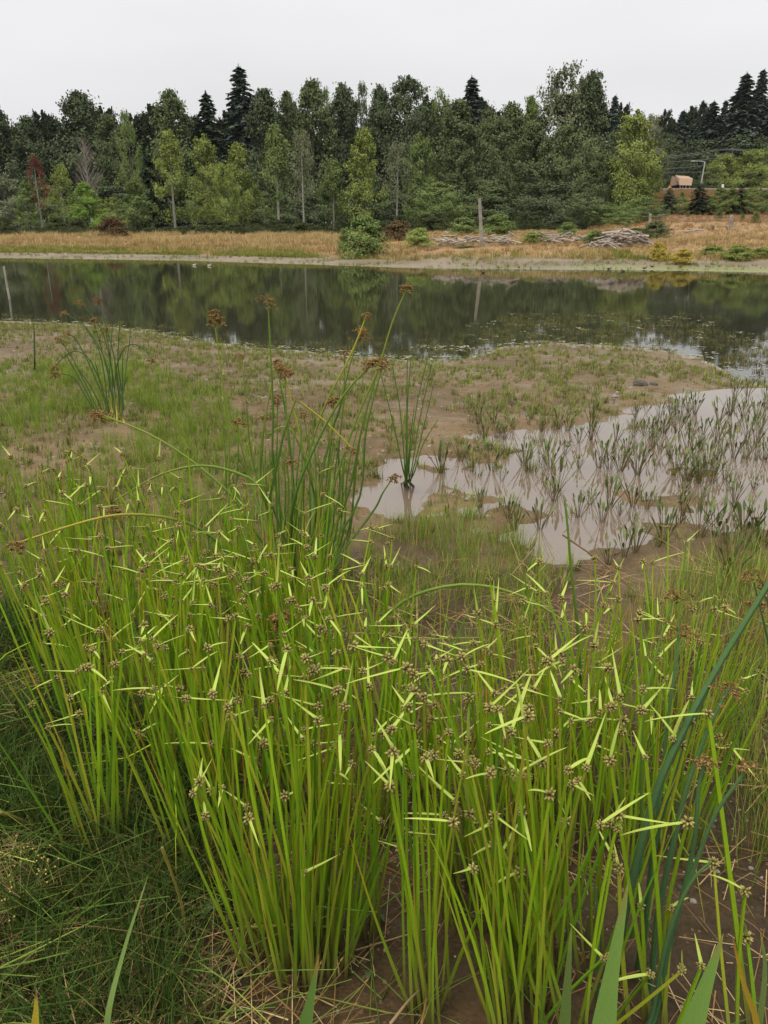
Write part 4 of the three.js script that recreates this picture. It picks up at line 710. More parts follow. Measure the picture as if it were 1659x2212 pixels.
{ // blue green bulrush, bottom right
  const foot = onGround(1352, 2290), e = a => a.map(p => GE(...p)), r = a => a.map(p => GR(...p));
  const bl = { lo: BULB, hi: [0.085, 0.165, 0.06], root: BULB, r0: 0.1 };
  bulrush('thick blue green bulrush leaning to the right at lower right', foot, [
    { p: [...e([[640, 1672], [740, 1000], [860, 500]]), ...r([[980, 1560], [1100, 1300], [1200, 1100], [1400, 750], [1640, 360]]), [1690, 1210]], d: 1.260, dd: 0.1, r: 0.0089, h: 0, ...bl },
    { p: [...e([[780, 1672], [880, 1000], [960, 400]]), ...r([[1060, 1560], [1180, 1200], [1300, 930], [1440, 680], [1600, 430]])], d: 1.310, dd: 0.1, r: 0.0070, s: 0.85, h: 1, ...bl },
    { p: [...e([[860, 1672], [950, 1000], [1060, 500], [1130, 200]]), ...r([[1190, 1480], [1290, 1220], [1412, 985]])], d: 1.260, dd: 0.06, r: 0.0065, s: 0.85, h: 1, k: 4, ...bl },
    { p: [...e([[900, 1672], [1050, 1100], [1190, 500]]), ...r([[1220, 1600], [1260, 1450]])], d: 1.218, r: 0.0056, s: 0.75, h: 1, ...bl },
    { p: [...e([[760, 1672], [900, 800], [960, 300]]), ...r([[985, 1560], [1020, 1200], [1080, 760], [1092, 600]])], d: 1.344, dd: 0.1, r: 0.0049, s: 0.85, h: 1, k: 4, ...bl },
    { p: [...e([[940, 1640], [1040, 1080], [1200, 640], [1330, 320], [1500, 80]]), ...r([[1530, 1480]])], d: 1.193, r: 0.0048, s: 0.7, h: 1, ...bl },
    { p: [...e([[900, 1672], [1030, 1080], [1180, 750], [1290, 640]])], d: 1.159, r: 0.0046, h: 0, ...bl },
    { p: [...e([[700, 1672], [780, 1200], [850, 700]]), ...r([[850, 1560], [860, 1200], [900, 950], [980, 650], [1065, 380]])], d: 1.428, dd: 0.1, r: 0.0049, hi: BUL, lo: BULD, s: 0.85, h: 1, k: 4, r0: 0.1 },
    { p: e([[820, 1672], [870, 1200], [900, 1000]]), d: 1.302, r: 0.0063, h: 0, ...bl }, { p: e([[600, 1672], [580, 1100], [560, 800]]), d: 1.260, r: 0.0041, h: 0, ...bl },
  ]);
  bulrush('bulrush cut by the right edge with dark drooping heads', V3(onGround(1720, 2050).x, 0, onGround(1720, 2050).z), [{ p: [...r([[1760, 1000], [1700, 600], [1620, 300]])], d: 1.9, r: 0.0063, s: 0.9, h: 1, k: 4, ...bl }, { p: [...r([[1720, 1000], [1640, 600], [1555, 255]])], d: 1.95, r: 0.0042, s: 0.8, h: 1, k: 4, ...bl }]);
}
{ // bulrush at middle left
  const foot = onGround(240, 908), q = a => a.map(p => GA(...p)), y = { rf: 0.36, root: [0.42, 0.38, 0.05], lo: [0.07, 0.13, 0.04], hi: [0.06, 0.115, 0.04], r: 0.0065, d: 6.7, s: 1.5, r0: 0.34 };
  bulrush('bulrush at middle left with yellow feet and arching dark stems', foot, [
    [[740, 1050], [690, 700], [560, 480], [410, 380]], [[720, 1060], [650, 640], [535, 450]], [[760, 1000], [720, 700], [650, 470], [520, 310]], [[740, 1050], [640, 800], [560, 660], [480, 635], [400, 690], [358, 740]], [[740, 1000], [760, 740], [820, 610], [880, 590], [950, 630], [990, 690]],
    [[680, 1070], [560, 850], [450, 640], [390, 560]], [[640, 1060], [540, 850], [420, 640]], [[780, 1050], [740, 650], [700, 500], [640, 300]], [[790, 1050], [770, 700], [788, 360]], [[690, 1050], [720, 700], [735, 480], [800, 165]], [[800, 1050], [830, 700], [852, 520], [886, 158]],
    [[700, 1060], [600, 760], [480, 540], [440, 520]], [[760, 1060], [700, 760], [610, 430]], [[740, 1060], [730, 760], [690, 490]], [[770, 1060], [760, 800], [740, 640]], [[800, 1060], [800, 820], [800, 650]], [[720, 1060], [660, 860], [620, 700]], [[690, 1070], [600, 880], [520, 760]], [[660, 1080], [560, 930], [470, 800], [360, 780]], [[780, 1070], [800, 900], [830, 800]],
  ].map((p, i) => ({ ...y, p: q(p), h: [0, 2, 3, 4, 5, 7, 11, 12, 13, 18].includes(i) ? 1 : 0, d: 6.6 + (i % 5) * 0.08, r: i > 8 && i < 11 ? 0.004 : 0.0062 })));
  bulrush('single short dark rush stem near the lake at far left', onGround(73, 795), [{ ...y, root: BULD, p: q([[224, 700], [222, 560], [222, 420]]), d: 8.6, h: 0, r0: 0.02 }, { ...y, root: BULD, p: q([[228, 700], [227, 600], [226, 500]]), d: 8.6, h: 0, r0: 0.03 }]);
}
{ // slender bulrush standing in the small puddle
  const foot = onGround(880, 1048), q = a => a.map(p => GB(...p)), y = { root: [0.15, 0.15, 0.05], lo: BULD, hi: BULD, r: 0.0046, d: 4.75, h: 0, r0: 0.12 };
  bulrush('headless dark bulrush standing in the small puddle in the middle', foot, [[[1480, 1440], [1400, 1080], [1330, 800]], [[1485, 1440], [1450, 1000], [1400, 720]], [[1490, 1440], [1495, 1000], [1500, 680]], [[1495, 1440], [1500, 1000], [1522, 690]], [[1510, 1440], [1560, 1000], [1640, 640]], [[1520, 1440], [1580, 1080], [1660, 720]], [[1500, 1440], [1520, 1200], [1545, 1000]], [[1530, 1440], [1590, 1200], [1660, 900]], [[1480, 1440], [1430, 1200], [1400, 1060]], [[1540, 1440], [1600, 1250], [1700, 1080]]].map(p => ({ ...y, p: q(p) })));
}
// broad blades at the bottom edge
function broadBlade(label, pts, d, hw, col, tipc, dd = 0) {
  const p = pts.map((q, k) => atDist(q[0], q[1], d + dd * k / (pts.length - 1))), o = p[0].clone(), g = new Geo(), b = V3(o.x + (o.x - p[1].x) * 0.3, H(o.x, o.z) - 0.02, o.z); p.unshift(b); const cu = curve(p, 12).map(v => v.sub(b)), side = V3(1, 0, 0.25).normalize();
  g.blade(cu, t => hw * (t < 0.3 ? 0.8 + 0.2 * t / 0.3 : Math.pow(Math.max(0, 1 - (t - 0.3) / 0.7), 0.75)) + 0.0004, side, t => mixc(col, tipc, sstep(0.8, 1, t)), 0.22); const m = new THREE.Mesh(g.build(), M.bladeVein); top(m, 'broad_leaf'); m.position.copy(b); tag(shade(m), label, 'leaf');
}
const GLAU = [0.2, 0.35, 0.075];
broadBlade('broad grey green blade at the bottom edge right of centre', [GE(610, 1690), GE(660, 1350), GE(770, 750)], 1.02, 0.021, GLAU, [0.3, 0.28, 0.08]);
broadBlade('narrower grey green blade left of the broadest one at the bottom edge', [GE(360, 1690), GE(380, 1400), GE(405, 1050)], 1.03, 0.0105, [0.13, 0.2, 0.05], [0.25, 0.3, 0.06]);
broadBlade('broad leaning blade near the bottom right corner', [GE(1170, 1700), GE(1250, 1450), GE(1375, 1095)], 1.02, 0.021, GLAU, [0.3, 0.28, 0.08]);
broadBlade('pointed green blade at the bottom edge left of centre', [GD(340, 1730), GD(370, 1560), GD(426, 1255)], 1.03, 0.0125, [0.13, 0.24, 0.05], [0.4, 0.2, 0.05]);
broadBlade('yellow blade with a dead brown tip at the bottom left', [GF(236, 1730), GF(238, 1620), GF(234, 1500)], 1.05, 0.0085, [0.45, 0.36, 0.04], [0.06, 0.025, 0.012]);
broadBlade('long thin pale green blade rising from the bottom left', [GF(700, 1720), GF(800, 1270), GF(965, 750)], 1.06, 0.0062, [0.17, 0.26, 0.07], [0.2, 0.28, 0.07], 0.12);
broadBlade('yellow orange blade near the bottom right corner', [GE(1590, 1690), GE(1500, 1400), GE(1430, 1105)], 1.08, 0.006, GOLD, [0.4, 0.16, 0.05]);
broadBlade('upright yellow tipped blade in the bottom right corner', [GE(1600, 1690), GE(1640, 1300), GE(1610, 1080)], 1.1, 0.006, [0.16, 0.24, 0.07], GOLD);
// lance leaved seedlings near the bottom left
function lanceLeaf(label, a, b, w, tone = 1) {
  const p = onGround(...a), d = -p.z, q0 = V3(p.x, p.y + 0.02, p.z), q1 = atDist(b[0], b[1], d + 0.06), g = new Geo(), pts = []; for (let k = 0; k <= 7; k++) { const t = k / 7; pts.push(V3((q1.x - q0.x) * t, (q1.y - q0.y) * t + 0.012 * Math.sin(t * 3), (q1.z - q0.z) * t)); }
  g.blade(pts, t => w * Math.pow(Math.max(0, Math.sin(Math.PI * (0.04 + 0.94 * t))), 0.8), V3(1, 0.2, 0.5).normalize(), mulc([0.085, 0.13, 0.055], tone), 0.3); const m = new THREE.Mesh(g.build(), M.leaf); top(m, 'lance_leaf'); m.position.copy(q0); tag(shade(m), label, 'leaf');
}
lanceLeaf('grey green lance leaf pointing up right beside the yellow bent stem', GF(1310, 1070), GF(1485, 878), 0.012, 1.2);
lanceLeaf('grey green lance leaf at the left edge near the bottom', GF(0, 1500), GF(180, 1325), 0.013, 1.1);
lanceLeaf('lance leaf lying low right of the thin pale green blade', GF(1480, 1455), GF(1700, 1400), 0.011, 1.0);
lanceLeaf('small lance leaf in the shade under the left grass', GF(980, 1205), GF(1070, 1100), 0.009, 0.9);
lanceLeaf('small lance leaf standing behind the one at the left edge', GF(240, 1500), GF(140, 1400), 0.009, 0.8);
lanceLeaf('round ended small leaf on the dark mud at bottom centre', GD(745, 1470), GD(748, 1375), 0.008, 1.0);
lanceLeaf('tiny dark leaf on the shaded mud behind the centre clumps', GD(850, 1085), GD(815, 1010), 0.006, 0.9);

// ---- stuff: grasses, weeds, litter
function tuftGeo(seed, n, h, spread, w, cols, bend) {
  const R = rng(seed), g = new Geo();
  for (let i = 0; i < n; i++) { const az = R() * 6.283, r = Math.sqrt(R()) * spread, L = h * (0.45 + R() * 0.6), lean = (0.08 + R() * bend), c = cols[(R() * cols.length) | 0], k = 0.75 + R() * 0.5, o = V3(Math.cos(az) * r, -0.01, Math.sin(az) * r), a2 = az + (R() - 0.5) * 1.6, dx = Math.cos(a2), dz = Math.sin(a2); g.blade([o, V3(o.x + dx * L * lean * 0.3, L * 0.5, o.z + dz * L * lean * 0.3), V3(o.x + dx * L * lean, L * (1 - lean * 0.35), o.z + dz * L * lean)], t => w * (1.02 - t), V3(-dz + (R() - .5), 0, dx + (R() - .5)).normalize(), t => mixc(mulc(c, k * 0.95), mulc(mixc(c, cols[(i + 1) % cols.length], 0.3), k), t)); }
  return g.build();
}
function scatter(name, label, geos, mat, n, place, seed) { // place(R) -> [x, z, scale, tilt] or null
  const R = rng(seed), m = new THREE.Matrix4(), q = new THREE.Quaternion(), e = new THREE.Euler(), spots = []; let tries = 0;
  while (spots.length < n && tries++ < n * 14) { const s = place(R); if (s) spots.push(s); }
  const each = geos.map(() => []); spots.forEach((s, i) => each[i % geos.length].push(s));
  geos.forEach((g, k) => { const im = new THREE.InstancedMesh(g, mat, each[k].length); each[k].forEach((s, i) => { e.set((R() - 0.5) * (s[3] ?? 0.2), R() * 6.283, (R() - 0.5) * (s[3] ?? 0.2)); q.setFromEuler(e); const y = s[4] ?? H(s[0], s[1]); m.compose(V3(s[0], y, s[1]), q, V3(s[2], s[2], s[2])); im.setMatrixAt(i, m); const b = 0.75 + R() * 0.5; im.setColorAt(i, new THREE.Color().setRGB(b * (0.92 + R() * 0.16), b, b * 0.95)); }); stuff(name, label, im); });
}
const inPoly = P => (x, y) => { let c = false; for (let i = 0, j = P.length - 1; i < P.length; j = i++) if ((P[i][1] > y) !== (P[j][1] > y) && x < (P[j][0] - P[i][0]) * (y - P[i][1]) / (P[j][1] - P[i][1]) + P[i][0]) c = !c; return c; };
const pick = (R, x0, x1, z0, z1) => [x0 + (x1 - x0) * R(), z0 + (z1 - z0) * R()];
const nearSoil = (x, z, m = 0.3) => { const b = x / -z; return -z < nearAt(clamp(b, -1.9, 1.9)) - m; };
const wet = (x, z) => -z < 11 && H(x, z) < POOL && pools.some(P => polyDist(P, x, z) > -0.5);
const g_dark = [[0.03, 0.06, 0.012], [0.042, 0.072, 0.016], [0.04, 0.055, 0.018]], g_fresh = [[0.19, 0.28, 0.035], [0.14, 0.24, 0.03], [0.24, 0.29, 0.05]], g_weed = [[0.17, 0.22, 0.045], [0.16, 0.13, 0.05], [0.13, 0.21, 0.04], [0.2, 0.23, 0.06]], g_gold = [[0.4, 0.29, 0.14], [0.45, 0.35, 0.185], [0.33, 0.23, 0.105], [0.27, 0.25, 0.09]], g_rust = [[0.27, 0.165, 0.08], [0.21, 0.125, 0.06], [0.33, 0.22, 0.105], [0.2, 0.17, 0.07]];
const tuftDark = [1, 2, 3].map(s => tuftGeo(800 + s, 22, 0.2, 0.06, 0.0016, [...g_dark, [0.06, 0.11, 0.02]], 0.8)), tuftFresh = [1, 2, 3].map(s => tuftGeo(820 + s, 13, 0.26, 0.05, 0.0022, g_fresh, 0.35)), tuftWeed = [1, 2, 3, 4].map(s => tuftGeo(840 + s, 12, 0.085, 0.03, 0.003, g_weed, 0.7)), tuftGold = [1, 2, 3].map(s => tuftGeo(860 + s, 16, 0.5, 0.2, 0.014, g_gold, 0.5)), tuftRust = [1, 2].map(s => tuftGeo(865 + s, 16, 0.45, 0.25, 0.016, g_rust, 0.6)), tuftSpike = [1, 2].map(s => tuftGeo(870 + s, 10, 0.3, 0.06, 0.0016, [[0.17, 0.27, 0.035], [0.12, 0.22, 0.03], [0.26, 0.28, 0.06], [0.28, 0.2, 0.07]], 0.45));
const tuftPond = [1, 2, 3].map(s => tuftGeo(850 + s, 12, 0.075, 0.035, 0.003, [[0.085, 0.095, 0.035], [0.12, 0.1, 0.045], [0.09, 0.12, 0.035], [0.17, 0.16, 0.07]], 0.7));
const litter = [1, 2, 3].map(s => { const R = rng(890 + s), g = new Geo(); for (let i = 0; i < 5; i++) { const a = R() * 6.283, L = 0.08 + R() * 0.16, x = (R() - .5) * 0.14, z = (R() - .5) * 0.14, k = 0.6 + R() * 0.6; g.blade([V3(x, 0.006 + R() * 0.02, z), V3(x + Math.cos(a) * L * 0.5, 0.012 + R() * 0.03, z + Math.sin(a) * L * 0.5), V3(x + Math.cos(a) * L, 0.005 + R() * 0.02, z + Math.sin(a) * L)], t => 0.0012 * (1.1 - t * 0.6), V3(-Math.sin(a), 0.3, Math.cos(a)), mulc(R() < 0.4 ? [0.22, 0.125, 0.05] : [0.34, 0.24, 0.12], k)); } return g.build(); });
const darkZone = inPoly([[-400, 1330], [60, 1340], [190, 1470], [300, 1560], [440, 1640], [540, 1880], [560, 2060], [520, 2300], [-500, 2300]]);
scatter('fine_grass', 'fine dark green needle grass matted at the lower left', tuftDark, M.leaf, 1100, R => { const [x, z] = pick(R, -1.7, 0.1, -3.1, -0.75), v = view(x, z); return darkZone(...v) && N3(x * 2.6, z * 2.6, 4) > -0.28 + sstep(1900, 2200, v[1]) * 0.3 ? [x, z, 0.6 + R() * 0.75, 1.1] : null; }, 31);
scatter('straw_litter', 'dead straw lying among the near plants', litter, M.leaf, 1200, R => { const [x, z] = pick(R, -1.7, 1.7, -3.6, -0.8), v = view(x, z); return nearSoil(x, z) && !wet(x, z) && (darkZone(...v) || R() < 0.26) ? [x, z, 0.6 + R() * 0.7, 0.5] : null; }, 32);
const strands = [1, 2, 3, 4].map(s => { const R = rng(895 + s), g = new Geo(); for (let i = 0; i < 4; i++) { const a = R() * 6.283, L = 0.16 + R() * 0.26, el = R() * 0.55, x = (R() - .5) * 0.1, z = (R() - .5) * 0.1, dx = Math.cos(a) * Math.cos(el) * L, dz = Math.sin(a) * Math.cos(el) * L, h = Math.sin(el) * L, sag = R() * 0.3; g.tube([V3(x, 0.01, z), V3(x + dx * 0.5, 0.015 + h * (0.5 + sag * 0.4), z + dz * 0.5), V3(x + dx, 0.02 + h * (1 - sag), z + dz)], t => 0.0018 * (1.1 - t * 0.7), 3, mulc([[0.13, 0.22, 0.045], [0.09, 0.16, 0.03], [0.34, 0.25, 0.11], [0.22, 0.28, 0.06]][(R() * 4) | 0], 0.75 + R() * 0.5)); } return g.build(); });
scatter('fallen_stems', 'loose long stems lying crosswise over the lower left grass', strands, M.leaf, 420, R => { const [x, z] = pick(R, -1.7, 0.4, -3.1, -0.75), v = view(x, z); return darkZone(...v) || (R() < 0.12 && nearSoil(x, z)) ? [x, z, 0.7 + R() * 0.6, 0.25] : null; }, 41);
const leftZone = inPoly([[-500, 735], [60, 735], [250, 770], [360, 800], [480, 850], [560, 1000], [700, 1080], [820, 1130], [830, 1300], [600, 1420], [120, 1380], [-500, 1320]]), midZone = inPoly([[800, 1150], [960, 1120], [1080, 1120], [1130, 1180], [1200, 1240], [1180, 1420], [1000, 1480], [840, 1440]]), rightZone = inPoly([[1370, 1330], [1500, 1230], [2000, 1200], [2000, 1800], [1600, 1900], [1560, 1700], [1440, 1600]]);
scatter('marsh_grass', 'fresh green marsh grass in tufts on the left shore', tuftFresh, M.blade, 5200, R => { const [x, z] = pick(R, -5.5, 0.4, -9.5, -2.4), v = view(x, z), n = N3(x * 1.1, z * 1.1, 9) + 0.5 * N3(x * 3, z * 3, 2); return leftZone(...v) && Math.hypot(x + 2.3, z + 6.6) > 0.45 && nearSoil(x, z, 1.5) && n > -0.42 + (v[0] < 200 && v[1] < 1080 && v[1] > 900 ? 0.25 : 0) ? [x, z, (0.3 + R() * R() * 0.95) * (n > 0.1 ? 1.1 : 0.75), 0.3] : null; }, 33);
scatter('spike_rush', 'thin spike rush growing before and in the small puddle', tuftSpike, M.leaf, 430, R => { const [x, z] = pick(R, -0.2, 1.5, -5.2, -2.2), v = view(x, z); return midZone(...v) && N3(x * 2, z * 2, 3) > -0.22 ? [x, z, 0.4 + R() * 0.5, 0.25] : null; }, 34);
scatter('spike_rush', 'thin bright spike rush along the right edge', tuftSpike, M.leaf, 520, R => { const [x, z] = pick(R, 0.6, 3.2, -3.9, -1.5), v = view(x, z); return rightZone(...v) ? [x, z, 0.7 + R() * 0.6, 0.25] : null; }, 35);
scatter('shore_weed', 'small brownish green sprigs dotted over the mud flat', tuftWeed, M.leaf, 12500, R => { const d = 3.2 + Math.pow(R(), 0.75) * 12, x = (R() * 1.5 - 0.75) * d, z = -d, n = N3(x * 0.9, z * 0.9, 2) + 0.6 * N3(x * 3, z * 3, 5); return nearSoil(x, z, 0.15) && !wet(x, z) && n > -0.5 + R() * 0.45 + (x > -0.15 * d ? 0.08 : -0.15) && (d > 5 || view(x, z)[0] < 1250 || R() < 0.25) ? [x, z, (0.35 + R() * 0.95) * (d > 8 ? 0.9 : 1), 0.5] : null; }, 36);
scatter('pond_weed', 'small weeds standing in the shallows along the near edge of the lake', tuftPond, M.leaf, 2600, R => { const d = 9 + R() * 11, x = (R() * 1.5 - 0.72) * d, b = x / d, s = d - nearAt(b), lim = b > 0.14 ? 5.2 : b > -0.05 ? 2.6 : 1.1; return s > 0 && s < lim * (0.5 + 0.9 * Math.abs(N3(x * 0.7, d * 0.7, 3)) + R() * 0.3) && N3(x * 1.2, d * 1.8, 6) > -0.12 ? [x, -d, 0.7 + R() * 0.9, 0.4, LAKE - 0.012] : null; }, 37);
const dryAt = (R, x, d) => { const b = x / d, s = d - farAt(b); return s > 3.5 + 2.4 * N3(x * 0.4, d * 0.4, 8) + (b < -0.05 ? 2.2 : 0) && (b > 0.3 || d < 100); };
scatter('dry_grass', 'golden dry grass on the far bank', tuftGold, M.leaf, 17000, R => { const d = 34 + Math.pow(R(), 1.5) * 66, x = (R() * 1.5 - 0.75) * d; return dryAt(R, x, d) && N3(x * 0.13, d * 0.3, 4) > -0.3 + R() * 0.25 && (x / d < 0.28 || d < 62) ? [x, -d, (0.45 + R() * 0.6) * (x / d > 0.0 ? 0.74 : d > 60 ? 1.3 : 0.9) * (0.8 + 0.7 * N3(x * 0.3, d * 0.3, 2)), 0.3] : null; }, 38);
scatter('dry_grass', 'reddish brown dry grass in patches on the far bank and over the embankment', tuftRust, M.leaf, 12000, R => { const hillSide = R() < 0.65, d = hillSide ? 50 + Math.sqrt(R()) * 102 : 34 + R() * 40, x = (hillSide ? 0.24 + R() * 0.4 : R() * 1.5 - 0.75) * d; return dryAt(R, x, d) && (hillSide ? d > 58 || R() < 0.3 : N3(x * 0.13, d * 0.3, 4) < 0.02) ? [x, -d, (0.45 + R() * 0.5) * (d > 90 ? 1.7 : x / d > 0 ? 0.8 : 1.1), 0.3] : null; }, 48);
scatter('hill_scrub', 'low green scrub scattered over the brown embankment', [crowns.bush[0], crowns.bush[2]], leafMat([0.12, 0.15, 0.055]), 70, R => { const d = 58 + R() * 92, x = (0.27 + R() * 0.36) * d; return [x, -d, 0.3 + R() * 0.6, 0.1]; }, 49);
scatter('shore_grass', 'low yellow green grass at the front of the dry grass', [tuftGeo(881, 14, 0.26, 0.22, 0.014, [[0.2, 0.22, 0.05], [0.25, 0.22, 0.07], [0.15, 0.19, 0.04]], 0.5)], M.leaf, 3600, R => { const d = 34 + R() * 22, x = (R() * 1.5 - 0.75) * d, b = x / d, s = d - farAt(b); return s > 3.4 && s < (b < -0.1 ? 9 : 5.5) + 2 * N3(x * 0.3, d * 0.3, 4) && (b < -0.08 || b > 0.27 || R() < 0.15) && N3(x * 0.25, d * 0.3, 1) > -0.25 ? [x, -d, 0.6 + R() * 0.7, 0.3] : null; }, 39);
{ // pale flakes of dead weed afloat along the near edge and in the shallows
  const fl = [1, 2].map(s => { const R = rng(905 + s), g = new Geo(); for (let i = 0; i < 6; i++) { const x = (R() - .5) * 0.22, z = (R() - .5) * 0.1, w = 0.012 + R() * 0.022, p = [0, 1, 2, 3, 4, 5].map(k => V3(x + Math.cos(k * 1.047) * w * (0.6 + R() * 0.8), 0.004 + R() * 0.004, z + Math.sin(k * 1.047) * w * 0.6 * (0.6 + R() * 0.8))), id = p.map(q => g.v(q, mulc([0.25, 0.24, 0.17], 0.6 + R() * 0.6))); for (let k = 1; k < 5; k++) g.tri(id[0], id[k + 1], id[k]); } return g.build(); });
  scatter('floating_debris', 'pale flakes of dead weed afloat along the near edge of the lake', fl, M.leaf, 800, R => { const d = 9 + R() * 11, x = (R() * 1.5 - 0.72) * d, b = x / d, s = d - nearAt(b), v = view(x, -d), spit = Math.abs(v[1] + 14 - 738 - (v[0] - 980) * 0.05) < 5 && v[0] > 890 && v[0] < 1075; return s > -0.05 && (s < 0.12 + 0.25 * R() || spit || (b > 0.1 && s < 4.5 && R() < 0.12)) ? [x, -d, 0.5 + R() * 0.9, 0.02, LAKE] : null; }, 43);
}
{ // small plants at the bottom edge
  const R = rng(1234), f = onGround(...GF(150, 1060)), t = thing('seeding_plantain', 'wiry open plant dotted with tiny yellow seed balls at lower left', 'plant', f), st = new Geo(), sd = new Geo();
  for (let i = 0; i < 16; i++) { const a = R() * 6.283, q = [V3(0, 0, 0), V3(Math.cos(a) * 0.04, 0.09 + R() * 0.03, Math.sin(a) * 0.04), V3(Math.cos(a) * (0.08 + R() * 0.05), 0.15 + R() * 0.07, Math.sin(a) * (0.08 + R() * 0.05))]; st.tube(curve(q, 6), 0.0007, 3, [0.2, 0.2, 0.06], false); for (let k = 0; k < 6; k++) { const e = q[2].clone().lerp(q[1], R() * 0.5), p = V3(e.x + (R() - .5) * 0.05, e.y + (R() - .3) * 0.035, e.z + (R() - .5) * 0.05); st.tube([e, p], 0.0005, 3, [0.2, 0.2, 0.06], false); sd.grain(p.clone().add(V3(0, -0.002, 0)), V3(0, 1, 0), 0.0048, 0.0024, [0.38, 0.31, 0.08], 6); } }
  part('stem', st.build(), M.leaf, t).userData.kind = 'stuff'; part('seed_ball', sd.build(), M.leaf, t).userData.kind = 'stuff';
  const f2 = onGround(...GD(170, 1712)), t2 = thing('spike_rush_tuft', 'tuft of thin yellowish stems with brown tips at bottom centre left', 'rush', V3(f2.x, f2.y, f2.z));
  for (const [x, y] of [[430, 1330], [560, 1310], [718, 1450], [230, 1490], [70, 1570], [295, 1560], [20, 1650], [160, 1600], [390, 1560], [640, 1590], [110, 1660], [330, 1620]]) { const e = atDist(...GD(x, y), -f2.z - 0.03 + R() * 0.08), g = new Geo(), b = V3((R() - .5) * 0.1 + (e.x - f2.x) * 0.35, -0.02, (R() - .5) * 0.06), tip = e.clone().sub(f2); g.tube([b, V3().lerpVectors(b, tip, 0.5).add(V3((R() - .5) * 0.01, 0, 0)), tip], 0.001, 4, q => mixc([0.2, 0.14, 0.06], [0.24, 0.25, 0.06], q)); const m = part('stem', g.build(), M.leaf, t2), h = new Geo(); h.grain(tip, V3().subVectors(tip, b).normalize(), 0.016, 0.0022, [0.26, 0.15, 0.06], 6); part('spikelet', h.build(), M.leaf, m); }
  const dead = (label, a, b, d, r, col, kinkAt) => { const p = atDist(...a, d), q = atDist(...b, d + 0.1), g = new Geo(), o = p.clone(); const pts = [V3(0, 0, 0), V3().subVectors(q, p).multiplyScalar(0.5).add(V3(0.004, 0.012, 0)), V3().subVectors(q, p)]; g.tube(curve(pts, 10), k => r * (1.1 - 0.5 * k), 5, k => mulc(col, 0.85 + 0.3 * R())); const m = new THREE.Mesh(g.build(), M.stem); top(m, 'dead_stem'); m.position.copy(o); tag(shade(m), label, 'stem'); };
  dead('orange dead stem lying slantwise between the two bottom clumps', GD(480, 500), GD(1660, 1150), 1.55, 0.004, [0.3, 0.17, 0.07]);
  dead('rust coloured dead stem leaning left of the bottom centre clump', GD(580, 1300), GD(790, 780), 1.4, 0.003, [0.28, 0.13, 0.05]);
  dead('yellow level stem across the foot of the large left clump', GF(1640, 1080), GD(620, 1100), 1.36, 0.004, [0.3, 0.3, 0.06]);
  dead('bent yellow green stem at the right edge of the dark left grass', GF(1060, 560), GF(1230, 1130), 1.35, 0.0035, [0.3, 0.25, 0.06]);
  dead('tan dead stem end on the mud at bottom centre', GD(890, 1712), GD(1080, 1490), 1.1, 0.003, [0.36, 0.26, 0.14]);
  dead('yellow stem lying at the left edge of the dark grass', GF(0, 330), GF(235, 465), 1.7, 0.0045, [0.3, 0.26, 0.06]);
  dead('long pinkish dead reed lying on the mud below the puddle', GR(350, 10), GR(850, 410), 2.85, 0.0038, [0.3, 0.2, 0.12]);
  dead('brown dead stem standing against the bottom centre clump', GD(1095, 1712), GD(1130, 1450), 1.16, 0.003, [0.32, 0.18, 0.07]);
}
